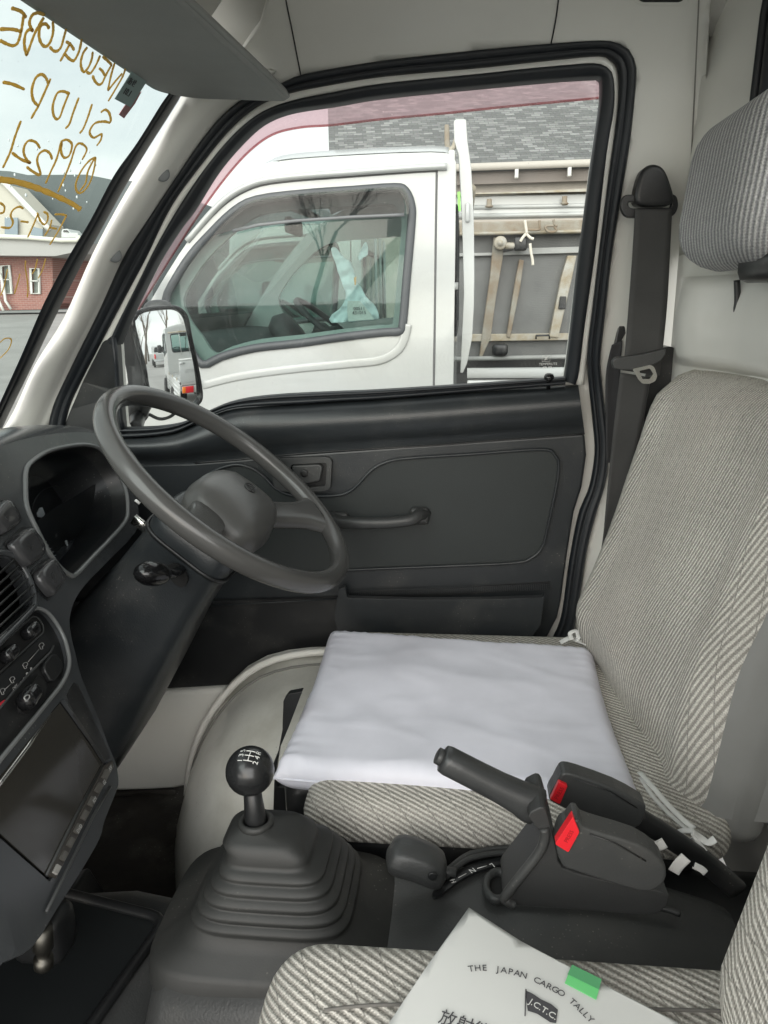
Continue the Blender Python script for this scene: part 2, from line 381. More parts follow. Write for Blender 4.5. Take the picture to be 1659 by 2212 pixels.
WHD = mat('weathered_white_paint', (.38, .37, .33), .5, bump=.1, bscale=60, var=.3, vscale=14, tint2=(.28, .23, .15))
RST = mat('rusty_painted_steel', (.27, .26, .22), .7, bump=.3, bscale=80, var=.5, vscale=12, tint2=(.20, .15, .10))
GRY = mat('grey_bed_steel', (.15, .152, .147), .6, bump=.15, bscale=40, var=.25, vscale=5)
WHE = mat('steering_wheel_plastic', (.072, .071, .069), .22, bump=.03, bscale=900, var=0, vscale=40, bdist=.0004)
GRP = mat('grey_moulded_plastic', (.050, .052, .052), .42, bump=.6, bscale=480, var=.25, vscale=8, bdist=.0005, dust=.45)
BOOT = mat('gear_boot_rubber', (.026, .027, .026), .55, bump=.25, bscale=600, var=.25, vscale=9, bdist=.0005, dust=.45)
VIS = mat('grey_visor_vinyl', (.25, .26, .25), .65, bump=.3, bscale=700, var=.15, vscale=6, bdist=.0005)
PAD = mat('white_satin_cloth', (.85, .85, .94), .5, bump=.15, bscale=1500, var=.10, vscale=9, bdist=.0003)
RED = mat('red_release_plastic', (.72, .02, .03), .35)
MIR = mat('mirror_silvering', (.92, .94, .94), .015, metal=1)
CHR = mat('chrome_metal', (.75, .74, .70), .18, metal=1, var=.1, vscale=30)
BLT = mat('grey_belt_webbing', (.062, .062, .061), .75, bump=.5, bscale=1400, var=.15, vscale=20, bdist=.0005)
MRK = mat('ochre_marker_paint', (.55, .36, .09), .7, bump=.3, bscale=300, var=.3, vscale=60)
_t = MRK.node_tree; _tr = _t.nodes.new('ShaderNodeBsdfTranslucent'); _tr.inputs[0].default_value = (.86, .64, .24, 1); _mx = _t.nodes.new('ShaderNodeMixShader'); _mx.inputs[0].default_value = .55
_o = [n for n in _t.nodes if n.type == 'OUTPUT_MATERIAL'][0]; _t.links.new(_t.nodes['Principled BSDF'].outputs[0], _mx.inputs[1]); _t.links.new(_tr.outputs[0], _mx.inputs[2]); _t.links.new(_mx.outputs[0], _o.inputs[0])
PAP = mat('white_paper', (.60, .61, .59), .8, bump=.15, bscale=40, var=.04, vscale=10)
INK = mat('dark_print_ink', (.06, .06, .065), .8)
WLB = mat('white_lettering', (.72, .72, .70), .6)
GRN = mat('green_tape', (.16, .62, .22), .5)
CARP = mat('dark_floor_mat', (.028, .024, .020), .9, bump=.6, bscale=500, var=.5, vscale=18, dust=.8)
SCRN = mat('blank_screen_glass', (.045, .042, .036), .09, var=.15, vscale=4)
VEN = mat('seat_side_vinyl', (.26, .26, .25), .55, bump=.3, bscale=500, var=.15, vscale=6, bdist=.0005)
LGR = mat('gunmetal_crease', (.30, .30, .28), .45, var=.2, vscale=20)
TYR = mat('tyre_rubber', (.022, .022, .022), .85, bump=.3, bscale=100, var=.3, vscale=8)
FAB = fabric('ribbed_seat_cloth', (.40, .378, .34), (.78, .75, .69), lam=.0058)
FABG = fabric('grey_ribbed_cloth', (.32, .32, .33), (.58, .58, .57), lam=.0055, stitch=False)
GLS = glassmat('window_glass', (.93, .96, .95), .01, dirt=.07)
WSG = glassmat('windscreen_glass', (.86, .93, .91), .0, dirt=.05, k=.15)
NGL = glassmat('greenish_truck_glass', (.50, .61, .58), .0, dirt=.03)
VGL = glassmat('pink_smoked_visor', (.80, .56, .60), .02, dirt=.15, haze=.30, dcol=(.90, .66, .70), back=True)
SGL = glassmat('smoked_grey_visor', (.26, .27, .29), .0, dirt=.02, k=.3)
CGL = glassmat('gauge_lens', (.80, .82, .84), .0, k=.06)
exec_after = []
# ================================================================== GROUND, SKYLINE (the setting)
asph = mat('asphalt', (.30, .295, .28), .9, bump=.5, bscale=60, var=.22, vscale=.6, bdist=.004)
def gz(x, y):
    s = max(0, min(1, (y-8)/24)) * max(0, min(1, (-x-3)/8)); return .95*s*s*(3-2*s)
gr = []
xs = [-300, -120, -60] + [-40+2.0*i for i in range(41)] + [60, 120, 300]
ys = [-300, -120, -60, -30, -10] + [0+2.0*i for i in range(26)] + [80, 140, 300]
g = loft('ground', [[(x, y, gz(x, y)) for x in xs] for y in ys], asph); tag(g, kind='structure')

# ================================================================== OUR TRUCK CAB
T = tag(empty('kei_truck', (-.1, .55, 0)), 'cab we look through, dark dashboard, steering wheel, ribbed seats and driver door', 'truck')
Tinv = Matrix.Translation(T.location).inverted()
TRUCK_PARTS_START = set(o.name for o in scene.objects)
# ---- door opening outlines in picture coordinates
oo = [(105, 943), (120, 873), (165, 778), (220, 668), (272, 553), (320, 480), (380, 390), (435, 310), (480, 255), (530, 215), (600, 188), (660, 163), (830, 134), (1029, 111), (1180, 97), (1290, 90), (1330, 95), (1358, 112), (1370, 140), (1372, 175), (1360, 300), (1340, 425), (1320, 553), (1306, 678), (1295, 778), (1298, 818), (1306, 893), (1313, 953), (1308, 1033), (1287, 1106), (1268, 1180), (1252, 1281), (1240, 1352), (1222, 1400), (1180, 1440)]
oi = [(140, 943), (150, 885), (178, 822), (240, 703), (280, 628), (320, 553), (370, 450), (430, 365), (490, 290), (550, 235), (620, 205), (690, 190), (829, 167), (1029, 149), (1180, 133), (1290, 123), (1318, 132), (1333, 150), (1336, 190), (1330, 260), (1314, 375), (1292, 550), (1277, 678), (1268, 753), (1270, 818), (1279, 903), (1284, 978), (1272, 1053), (1250, 1106), (1230, 1206), (1214, 1321), (1199, 1366), (1184, 1390), (1150, 1420)]
# ---- body side: cream inner panel around the opening (roof rail, B pillar, A pillar)
body_out = [(-40, 955), (15, 918), (75, 793), (140, 688), (200, 553), (260, 440), (320, 340), (395, 200), (420, 165), (470, 150), (600, 60), (640, 25)]
# roof rail / B pillar piece
rail_px = [(530, 215), (480, 255)] + [(500, 140), (560, 60), (600, -60), (700, -140), (1100, -140), (1560, -140), (1540, -40), (1536, 0), (1520, 250), (1494, 600), (1468, 830), (1466, 1000), (1440, 1300), (1330, 1500), (1180, 1500)] + list(reversed(oo[10:])) 
def rail_fn(px, py):
    p = S(px, py)
    if p.z > 1.555:                       # roof rail curls inwards to the ceiling
        for _ in range(3):
            y = 1.055 - .9*max(0, (PY(1.0)(px, py).z-1.555))**1.15
            p = PY(max(.80, y))(px, py)
            break
    return p
def rail2(px, py):
    p = S(px, py)
    if p.z <= 1.53: return p
    # march the picture ray to the curved rail: y = 1.065 - 1.6*(z-1.53)^1.5..
    d = ray(px, py); t0 = .75/d.y; t1 = 1.12/d.y
    def f(t):
        q = CAM+d*t; k = max(0, q.z-1.53); return q.y - (1.0645 - .225*k - 7.0*k*k)
    for _ in range(40):
        tm = (t0+t1)/2
        if f(tm) > 0: t1 = tm
        else: t0 = tm
    return CAM+d*t0
side = panel('side_frame', rail_px, rail2, CRM, T, grid=28, thick=.03, smooth=True)
# A pillar: loft from windscreen edge to door opening
ap_in = [(-70, 1010), (15, 918), (75, 793), (140, 688), (200, 553), (260, 440), (320, 340), (360, 268), (392, 215), (398, 190), (380, 165)]
ap_out = [(60, 1010), (118, 890), (165, 778), (220, 668), (272, 553), (320, 480), (380, 390), (430, 316), (480, 255), (530, 215), (600, 150)]
rows = []
for a, b in zip(cr([(x, y, 0) for x, y in ap_in], 4), cr([(x, y, 0) for x, y in ap_out], 4)):
    p = W(a.x, a.y, .004); p = p if p.y < 1.2 else p; q = S(b.x, b.y, .004); r = []
    for k in range(9):
        t = k/8; m = p.lerp(q, t); m = m + (CAM-m).normalized()*.016*math.sin(math.pi*min(1, t*1.25))**.8*1.0 if t < .8 else m
        r.append(m)
    rows.append(r)
apil = loft('windscreen_pillar', rows, CRM, T, thick=.004)
for (px, py, rr) in ((350, 375, 17), (247, 551, 17)):      # trim clip caps
    c = S(px, py, .012); c = c + (CAM-c).normalized()*.022
    n = (CAM-c).normalized()
    lathe('clip_cap', [(.0005, .0035), (.0075, .003), (.0098, .001), (.0100, 0)], mat('grey_clip_plastic', (.20, .21, .215), .5), apil, mtx=frame(c, Vector((0, 0, 1)).cross(n), n), seg=24)
# ---- weatherstrip
ctr = [(oo[0], oi[0])]
def along(poly, n):
    L = [0]
    for i in range(1, len(poly)): L.append(L[-1]+math.dist(poly[i-1], poly[i]))
    out = []; j = 0
    for k in range(n):
        s = L[-1]*k/(n-1)
        while j < len(L)-2 and L[j+1] < s: j += 1
        t = (s-L[j])/(L[j+1]-L[j]+1e-9); out.append((poly[j][0]+(poly[j+1][0]-poly[j][0])*t, poly[j][1]+(poly[j+1][1]-poly[j][1])*t))
    return out
def nearest(p, poly):
    best = None
    for i in range(len(poly)-1):
        a = Vector(poly[i]); b = Vector(poly[i+1]); t = max(0, min(1, (Vector(p)-a).dot(b-a)/((b-a).length_squared+1e-9))); q = a+(b-a)*t
        d = (q-Vector(p)).length
        if best is None or d < best[0]: best = (d, q)
    return best[1]
def band(name, A, B, fn, m, parent, h=.008, nn=140, prof=None, smooth_in=True):   # raised rubber band between two picture outlines
    A = cr2(A, 4, False) if smooth_in else A
    Bs = cr2(B, 4, False) if smooth_in else B
    rows = []; prof = prof or [(0, 0), (.0, .6), (.12, .95), (.35, 1), (.55, .7), (.62, .62), (.72, .95), (.9, .8), (1, .5), (1, 0)]
    for p in along(A, nn):
        q = nearest(p, Bs); a = fn(p[0], p[1], 0); b = fn(q.x, q.y, 0); n = (CAM-a).normalized(); n = Vector((n.x*.2, -1, n.z*.2)).normalized()
        rows.append([a.lerp(b, t)+n*h*k for t, k in prof])
    return loft(name, rows, m, parent)
band('weatherstrip', oo, oi, S, RUB, T, h=.014)
# ---- the door
door_px = [(x, y) for x, y in oo[:]] 
door = panel('door', [(90, 950)] + oo[1:-1] + [(1190, 1470), (500, 1540), (80, 1400)], lambda px, py: S(px, py, -.012), CRM, T,
             holes=[[(262, 920), (256, 833), (250, 735), (300, 640), (370, 500), (425, 425), (480, 345), (560, 262), (640, 225), (720, 212), (829, 200), (1079, 176), (1250, 162), (1292, 164), (1303, 175), (1300, 235), (1279, 370), (1262, 500), (1248, 620), (1225, 800), (1219, 828), (1029, 838), (829, 850), (650, 862), (560, 872), (480, 890), (400, 920), (350, 932), (270, 933)]], thick=.03)
# pressed cream edge seen between the two rubbers
edge = [(142, 935), (165, 862), (200, 790), (262, 672), (330, 535), (385, 432), (440, 362), (500, 290), (560, 240), (620, 213), (700, 192), (829, 174), (1029, 156), (1180, 141), (1285, 131), (1308, 137), (1322, 155), (1326, 200), (1322, 270), (1307, 380), (1286, 550), (1270, 678), (1258, 770), (1252, 830)]
sweep('frame_flange', [S(x, y, .000) for x, y in cr2(edge, 4, False)], .0065, .004, CRM, door, seg=8)
# window rubber (glass run channel)
wo_ = [(238, 742), (262, 690), (300, 615), (345, 525), (395, 440), (450, 360), (510, 290), (570, 243), (640, 218), (720, 202), (829, 183), (1029, 163), (1129, 152), (1240, 142), (1285, 140), (1312, 150), (1324, 175), (1324, 240), (1309, 330), (1284, 545), (1262, 700), (1250, 800), (1242, 830)]
wi_ = [(255, 745), (285, 672), (320, 600), (345, 552), (385, 490), (415, 450), (465, 370), (515, 310), (565, 265), (625, 240), (720, 225), (829, 207), (1079, 182), (1200, 171), (1279, 166), (1296, 168), (1299, 180), (1297, 225), (1279, 350), (1259, 500), (1252, 553), (1229, 753), (1219, 823)]
band('window_seal', wo_, wi_, lambda a, b, o: S(a, b, -.002), RUB, door, h=.010, prof=[(0, 0), (0, .8), (.1, 1), (.5, .95), (.9, .5), (1, .3), (1, -2.2)])
gl_px = [(252, 930), (246, 760), (280, 665), (345, 545), (410, 445), (465, 362), (515, 302), (565, 258), (625, 232), (720, 217), (829, 199), (1079, 175), (1279, 158), (1304, 165), (1304, 225), (1286, 350), (1266, 500), (1236, 753), (1226, 840), (829, 852), (540, 880), (440, 912), (395, 930)]
wg = panel('window_glass', gl_px, lambda a, b: S(a, b, -.022), GLS, door, thick=0)
# sail trim (black triangle in front of the glass)
panel('sail_trim', rnd([(222, 738), (247, 722), (252, 760), (258, 850), (266, 948), (128, 950), (150, 890), (180, 820)], 6), lambda a, b: S(a, b, .004), BLK, door, thick=.02, bev=.003)
# front upright of the glass run
sweep('glass_divider', [S(x, y, .006) for x, y in [(246, 728), (252, 790), (256, 850), (262, 905), (268, 935)]], .0035, .006, RUB, door)
# belt weatherseal along bottom of the glass (two lips)
b_up = [(262, 925), (310, 924), (350, 921), (395, 912), (440, 892), (485, 872), (535, 860), (600, 853), (650, 850), (740, 846), (829, 842), (1029, 829), (1219, 815)]
b_lo = [(262, 945), (310, 943), (370, 936), (400, 926), (450, 901), (500, 882), (560, 876), (650, 872), (740, 866), (829, 861), (1029, 845), (1235, 829)]
band('belt_seal', b_up, b_lo, lambda a, b, o: S(a, b, .002), RUB, door, h=.010, nn=70, prof=[(0, -2), (0, .7), (.15, 1), (.35, .9), (.42, .2), (.52, .2), (.6, 1.1), (.85, 1.1), (1, .6), (1, -1)])
# ---- door trim, upper padded section: bulging loft between belt and crease
crease = [(262, 1000), (330, 1002), (420, 1000), (520, 992), (600, 984), (700, 976), (829, 968), (950, 961), (1060, 952), (1160, 945), (1263, 937)]
A = along(cr2([(262, 944)] + b_lo[1:-1] + [(1249, 830)], 4, False), 60); B = along(cr2(crease, 4, False), 60)
rows = []
for a, b in zip(A, B):
    r = []
    for k in range(11):
        t = k/10; x = a[0]+(b[0]-a[0])*t; y = a[1]+(b[1]-a[1])*t
        bul = .034*math.sin(math.pi*min(1, t*1.0+.06))**.6 if t < 1 else 0.004
        r.append(S(a[0]+(b[0]-a[0])*t, y, -.004 + max(.012, bul) if k else -.01))
    rows.append(r)
pad_o = loft('armrest_pad', rows, PLA, door)
rows2 = [r for r in rows]
# end cap of the pad at the rear edge
e0 = rows[-1]
mesh('pad_end', [p for p in e0]+[p+Vector((.0, .05, 0)) for p in e0], [(i, i+1, len(e0)+i+1, len(e0)+i) for i in range(len(e0)-1)], PLA, pad_o, True)
# ---- lower trim panel
lt = [(262, 1003)] + crease[1:] + [(1267, 983), (1257, 1053), (1240, 1106), (1224, 1206), (1212, 1296), (1204, 1335), (1175, 1390), (740, 1420), (300, 1560), (60, 1560), (60, 1010)]
trim = panel('trim_panel', lt, So(.010), PLA, door, thick=.02, bev=.004, seg=3)
# embossed piping outlines of the inset
ins = [(520, 1232), (640, 1238), (760, 1231), (960, 1223), (1110, 1216), (1150, 1204), (1172, 1180), (1185, 1130), (1200, 1060), (1207, 1010), (1200, 985), (1170, 971), (1020, 981), (880, 990), (830, 1000), (800, 1018), (775, 1045), (755, 1062), (730, 1070), (680, 1072), (630, 1070), (595, 1055), (570, 1030), (540, 1010), (500, 1005), (440, 1030), (400, 1080), (400, 1180), (450, 1225)]
inset = panel('inset_panel', cr2(ins, 3, True), So(.0125), mat('inset_vinyl', (.020, .025, .025), .55, bump=.35, bscale=700, var=.2, vscale=6, bdist=.0005), trim, thick=.004)
sweep('inset_piping', [S(x, y, .0155) for x, y in cr2(ins, 5, True)], .0022, .0022, PLA, trim, closed=True, seg=8)
sweep('crease_groove', [S(x, y, .011) for x, y in cr2(crease[2:], 4, False)], .0012, .0016, BLK, trim)
# release handle
hr = rnd([(588, 998), (600, 990), (708, 987), (717, 995), (714, 1055), (700, 1062), (612, 1063), (590, 1052)], 10)
hb = panel('release_bezel', hr, So(.020), GRP, trim, holes=[rnd([(628, 1004), (706, 1000), (703, 1050), (645, 1056), (630, 1040)], 6)], thick=.014, bev=.003, seg=3)
panel('release_cup', rnd([(624, 1000), (708, 997), (707, 1055), (625, 1058)], 6), So(.0105), BLK, trim, thick=.006)
rl = panel('release_lever', rnd([(630, 1006), (690, 1003), (697, 1010), (690, 1040), (660, 1046), (634, 1040)], 6), So(.022), GRP, trim, thick=.010, bev=.003, seg=3)
lathe('lever_bolt', [(.006, -.001), (.006, .001), (.003, .0015)], BLK, rl, mtx=frame(S(657, 1022, .0235), (1, 0, 0), (0, -1, 0)), seg=12)
# grab handle
gh = [(722, 1108), (732, 1119), (760, 1123), (800, 1124), (850, 1122), (890, 1116), (905, 1106), (918, 1103)]
ghr = [S(x, y+6, o) for (x, y), o in zip(gh, [.010, .030, .040, .043, .043, .040, .030, .012])]
sweep('grab_handle', cr(ghr, 5), .0085, .0095, GRP, trim, seg=14, sq=.7)
for x, y in ((733, 1124), (906, 1114)):
    rbox('handle_end', (.030, .014, .028), .006, GRP, trim, loc=S(x, y, .018), n=5)
# map pocket
panel('pocket_rail', [(745, 1278), (960, 1272), (1187, 1258), (1187, 1272), (960, 1286), (745, 1292)], So(.015), BLK, trim, thick=.006)
rb = []
for i in range(110):
    x = 750+(1185-750)*i/109; y0 = 1275+(1261-1275)*i/109; a = S(x, y0, .017); b = S(x-.5, y0+13, .017); rb.append((a, b))
vs = []; fs = []
for a, b in rb:
    k = len(vs); d = Vector((.0008, 0, 0)); vs += [a-d, a+d, b+d, b-d, a-d+Vector((0, -.0015, 0)), a+d+Vector((0, -.0015, 0)), b+d+Vector((0, -.0015, 0)), b-d+Vector((0, -.0015, 0))]
    fs += [(k+4, k+5, k+6, k+7), (k, k+1, k+5, k+4), (k+2, k+3, k+7, k+6), (k+1, k+2, k+6, k+5), (k+3, k, k+4, k+7)]
mesh('pocket_bristles', vs, fs, PLA, trim)
pk = [(732, 1272), (745, 1268), (750, 1292), (900, 1296), (1060, 1295), (1172, 1291), (1176, 1285), (1168, 1350), (1145, 1380), (1060, 1400), (735, 1400), (722, 1330)]
panel('map_pocket', rnd(pk, 5), So(.045), PLA, trim, thick=.012, bev=.004, seg=3)
panel('lower_kick_area', [(60, 1300), (400, 1300), (728, 1292), (735, 1400), (600, 1480), (300, 1580), (60, 1580)], So(.022), BLK, trim, thick=.01)
sweep('kick_bead', [S(x, y, .024) for x, y in [(420, 1310), (560, 1303), (728, 1294)]], .001, .001, PLA, trim)
# lock knob
lk = S(1185, 828, .006)
lathe('lock_knob', [(.003, -.012), (.003, .004), (.0065, .006), (.0075, .010), (.006, .0135), (.001, .015)], GLB, door, mtx=frame(lk, (1, 0, 0), (0, -.3, 1)), seg=16)
# outside rain visor on the door (pink smoked)
vo = [(272, 690), (345, 552), (415, 445), (465, 366), (515, 306), (565, 262), (625, 236), (720, 218), (829, 203), (1079, 178), (1310, 158)]
vi = [(300, 668), (372, 552), (435, 455), (490, 380), (540, 325), (590, 290), (650, 275), (720, 270), (829, 257), (960, 245), (1079, 232), (1300, 211)]
rows = []
Vi = cr2(vi, 6, False)
for p in along(cr2(vo, 6, False), 90):
    q = nearest(p, Vi); a = S(p[0], p[1], -.035)
    n = Vector((0, .97, .2)); r = []
    for k in range(6):
        t = k/5; b = S(p[0]+(q.x-p[0])*t, p[1]+(q.y-p[1])*t, -.035-.030*math.sin(t*math.pi/2)); r.append(b)
    rows.append(r)
rv = loft('rain_visor', rows, VGL, door)
sweep('visor_lip', [r[-1] for r in rows], .0016, .0016, glassmat('pink_visor_edge', (.72, .42, .44), .06, dirt=.3), rv)
# etched glass stamp
def gfn(a, b): return S(a, b, -.0205)
stamp = textp('glass_stamp', 'TEMPERLITE', WLB, wg, gfn, (1168, 787), (1200, 786), 5)
textp('glass_stamp', '43R  M2', WLB, wg, gfn, (1172, 794), (1192, 793), 4)
sq = [(1171, 769), (1188, 768), (1188, 780), (1171, 781)]
sweep('glass_stamp', [gfn(*p) for p in sq], .0003, .0002, WLB, wg, closed=True)
panel('glass_stamp', [(1173, 771), (1186, 770), (1180, 775), (1184, 776), (1174, 779), (1179, 774)], gfn, WLB, wg, thick=0)
# ---- outside mirror
mg = [(290, 705), (294, 688), (302, 678), (322, 671), (360, 667), (378, 668), (392, 676), (401, 692), (408, 730), (420, 785), (428, 830), (430, 855), (424, 868), (405, 878), (385, 876), (352, 858), (322, 840), (312, 790)]
c0 = PY(1.32)(362, 768)
view = (c0-CAM).normalized(); out = Vector((math.cos(R(7.0)), math.sin(R(7.0)), -.015)).normalized()
mn = (out-view).normalized()
MP = Pl(c0, mn)
mroot = panel('wing_mirror', cr2([(x+(x-360)*.085+(-6 if x < 330 else 2), y+(y-768)*.055) for x, y in mg], 4), lambda a, b: MP(a, b, -.002), BLK, T, thick=.045, bev=.010, seg=4)
Rm = 1.15
cc = c0 - mn*Rm
def mirror_fn(a, b):
    p = MP(a, b, .0005); d = (p-c0).length; return p - mn*(Rm-math.sqrt(Rm*Rm-d*d))+mn*.0055
mo = panel('mirror_glass', cr2(mg, 4), mirror_fn, MIR, mroot, thick=0, grid=5, smooth=True)
# analytic spherical normals keep the reflection undistorted
mo.data.normals_split_custom_set_from_vertices([tuple((v.co-cc).normalized()) for v in mo.data.vertices])
sweep('mirror_rim', [MP(x, y, .004) for x, y in cr2([(x+(x-360)*.04, y+(y-768)*.03) for x, y in mg], 4)], .004, .006, GLB, mroot, closed=True, nrm=tuple(mn))
mc = PY(1.30)
sweep('mirror_arm', cr([mc(318, 850), mc(300, 880), mc(296, 905), PY(1.22)(290, 935)], 5), .020, .014, BLK, mroot)
sweep('mirror_arm', cr([mc(290, 740), mc(297, 800), mc(285, 842), PY(1.24)(262, 868), PY(1.18)(250, 900)], 5), [.006+.0005*i for i in range(21)], .014, BLK, mroot)
ball('mirror_cap', .022, GRP, mroot, (0, 0, 0), mtx=Matrix.Translation(MP(342, 664, -.02)) @ Matrix.Diagonal((1.2, .8, .6, 1)))
sweep('mirror_lower_stay', cr([mc(322, 895), mc(345, 905), mc(368, 900), mc(385, 885)], 4), .003, .003, BLK, mroot)
# ---- windscreen
wsp = [(-600, 60), (-300, -290), (85, 0), (200, 65), (300, 130), (366, 182), (372, 196), (350, 230), (300, 310), (250, 380), (200, 475), (155, 550), (100, 653), (50, 768), (0, 878), (-60, 1010), (-500, 1400)]
# real extents: build from world coordinates on the windscreen plane
def Wp(y, z): x = -.357+(z-1.531)*(.646/.764); return Vector((x, y, z))
edge3 = [W(x, y) for x, y in cr2([(366, 182), (372, 196), (350, 230), (300, 310), (250, 380), (200, 475), (155, 550), (100, 653), (50, 768), (0, 878), (-40, 970)], 3, False)]
top_z = W(300, 130).z
vsw = [Wp(-.12, W(85, 0).z)] + [W(85, 0), W(200, 65), W(300, 130)] + edge3 + [Wp(-.12, edge3[-1].z)]
ws = mesh('windscreen', vsw, [tuple(range(len(vsw)))], WSG, T)
# black band and grey moulding between glass and pillar
sA = [(85, 0), (200, 65), (300, 130), (360, 178), (372, 196), (350, 230), (300, 310), (250, 380), (200, 475), (155, 550), (100, 653), (50, 768), (0, 878), (-40, 970)]
sB0 = [(100, -12), (215, 50), (320, 120), (385, 165), (402, 196), (375, 250), (330, 320), (272, 425), (218, 520), (178, 595), (125, 705), (78, 800), (25, 905), (-15, 990)]
sB = [(a[0]+(b[0]-a[0])*.62, a[1]+(b[1]-a[1])*.62) for a, b in zip(sA, sB0)]
band('windscreen_seal', sA, sB, lambda a, b, o: W(a, b, .006), RUB, T, h=.012, prof=[(0, -1), (0, .5), (.1, .8), (.5, 1), (.55, .75), (.62, .75), (.7, 1.1), (.9, 1.1), (1, .8), (1, -.5)])
# marker writing on the glass
def wr(a, b): return W(a, b, -.002)
ST = [
 [(100, 70), (150, 85), (190, 105), (225, 150)], [(205, 130), (195, 200), (185, 260), (165, 340), (145, 380), (110, 395), (60, 380), (0, 350)], [(180, 272), (140, 260), (90, 252), (0, 252)],
 [(385, 130), (330, 112), (280, 130), (255, 190), (265, 235), (285, 270)], [(285, 262), (250, 258), (222, 290), (210, 360), (215, 420), (232, 480)], [(380, 150), (340, 215), (300, 290), (262, 390), (232, 475)],
 [(425, 245), (400, 210), (365, 212), (342, 250), (338, 320), (360, 380), (395, 402), (430, 370), (455, 300), (460, 240), (455, 190)],
 [(572, 250), (550, 330), (530, 400), (500, 438), (465, 440), (430, 405)],
 [(640, 432), (610, 385), (572, 360)], [(600, 385), (560, 460), (520, 530)], [(562, 468), (595, 505), (635, 525), (665, 485), (690, 420), (705, 340)],
 [(755, 408), (718, 460), (698, 540), (708, 600), (728, 622), (748, 600)], [(748, 605), (775, 560), (795, 500), (800, 450)], [(748, 620), (775, 635), (800, 610), (835, 550), (865, 480)],
 [(888, 490), (925, 520), (965, 560)], [(965, 560), (930, 620), (905, 670), (880, 720), (850, 730), (820, 700), (800, 655)], [(905, 652), (885, 615), (858, 590)],
 [(990, 545), (960, 650), (932, 780)], [(932, 785), (990, 710), (1055, 635)], [(1085, 590), (1060, 660), (1010, 750), (935, 875)],
 [(25, 710), (110, 728), (210, 772)],
 [(437, 680), (380, 810), (330, 920), (300, 970), (270, 1025)], [(415, 715), (395, 670), (360, 643), (315, 665), (285, 730), (275, 800), (290, 870), (330, 915)],
 [(600, 812), (550, 790), (500, 800), (470, 860), (455, 930), (465, 1000), (492, 1030), (520, 1005), (550, 920), (590, 820)],
 [(680, 845), (630, 980), (600, 1070), (565, 1110)], [(795, 900), (760, 1010), (720, 1110), (688, 1152)],
 [(872, 970), (910, 948), (945, 980), (955, 1055), (900, 1050), (830, 1060), (790, 1100), (775, 1150), (810, 1190), (875, 1160), (870, 1210), (835, 1260)],
 [(180, 1045), (130, 1180), (90, 1310), (25, 1450)],
 [(345, 1280), (310, 1230), (250, 1215), (212, 1260), (205, 1320), (230, 1380), (262, 1410), (180, 1375), (105, 1320)],
 [(450, 1375), (430, 1325), (385, 1300), (335, 1335), (322, 1400), (350, 1510), (280, 1480), (232, 1442)],
 [(395, 1585), (440, 1480), (490, 1370), (530, 1220)], [(530, 1220), (580, 1208), (622, 1250), (600, 1340), (555, 1362), (528, 1310), (535, 1230)],
 [(500, 1660), (550, 1550), (610, 1400), (655, 1265), (700, 1240), (750, 1290), (710, 1380)],
 [(825, 1360), (770, 1390), (700, 1480), (655, 1590), (670, 1660), (720, 1655), (780, 1570), (815, 1450), (825, 1360)],
 [(812, 1375), (760, 1480), (740, 1580), (690, 1650)],
]
ST2 = [[(575, 1860), (540, 1930), (490, 2020), (430, 2115)], [(575, 1862), (530, 1852), (475, 1852)], [(490, 1978), (430, 1965)], [(447, 1900), (430, 1965), (385, 2040)],
 [(322, 1840), (350, 1910), (385, 1940), (412, 1900), (410, 1850), (378, 1830)], [(325, 1855), (290, 1940), (240, 2050)], [(180, 1912), (245, 1920)],
 [(200, 1802), (165, 1786), (115, 1812), (92, 1860), (112, 1920), (85, 1968), (10, 1962)], [(0, 1752), (38, 1785), (30, 1835), (0, 1842)]]
R2 = [[(295, 1070), (292, 1150), (312, 1270), (322, 1400), (315, 1490)], [(430, 1050), (405, 1160), (370, 1220)], [(525, 1045), (490, 1170), (440, 1270)], [(230, 1220), (205, 1320), (165, 1450)], [(85, 1170), (60, 1300), (40, 1390), (5, 1470)], [(0, 2010), (55, 1965), (120, 1965), (130, 2010), (90, 2100), (0, 2190)]]
mk = []
def stroke(pts, wd, nm='marker_writing'):
    P = cr(pts, 6); q = [wr(p.x, p.y) for p in P]; rnd_ = random.Random(len(mk))
    mk.append(sweep(nm, q, [wd*(.8+.35*rnd_.random()) if 0 < i < len(q)-1 else wd*.7 for i in range(len(q))], .0006, MRK, ws, nrm=tuple(W.n), seg=8))
for s in ST: stroke([(x/4, y/4, 0) for x, y in s], .0017)
stroke([(-30, 387, 0), (0, 388, 0), (40, 394, 0), (90, 410, 0), (150, 437, 0), (174, 453, 0)], .0038)
for s in ST2: stroke([(x/4, y/4, 0) for x, y in s], .0015)
for s in R2: stroke([(x*.1875, 363+y*.1875, 0) for x, y in s], .0010)
join('marker_writing', mk, ws)
# inspection sticker
sk = panel('windscreen_sticker', [(285, 155), (318, 175), (282, 232), (248, 214)], lambda a, b: W(a, b, .0005), mat('grey_green_sticker', (.22, .30, .29), .6), ws, thick=.0006)
panel('sticker_tail', [(288, 216), (296, 205), (306, 198), (292, 224), (268, 256), (257, 248), (270, 228)], lambda a, b: W(a, b, -.001), mat('faded_red_sticker', (.42, .16, .17), .6), sk, thick=.0005)
textp('sticker_print', 'あせ', INK, sk, lambda a, b: W(a, b, .0012), (272, 172), (298, 186), 14)
textp('sticker_print', '10.1', INK, sk, lambda a, b: W(a, b, .0012), (263, 193), (288, 207), 15)
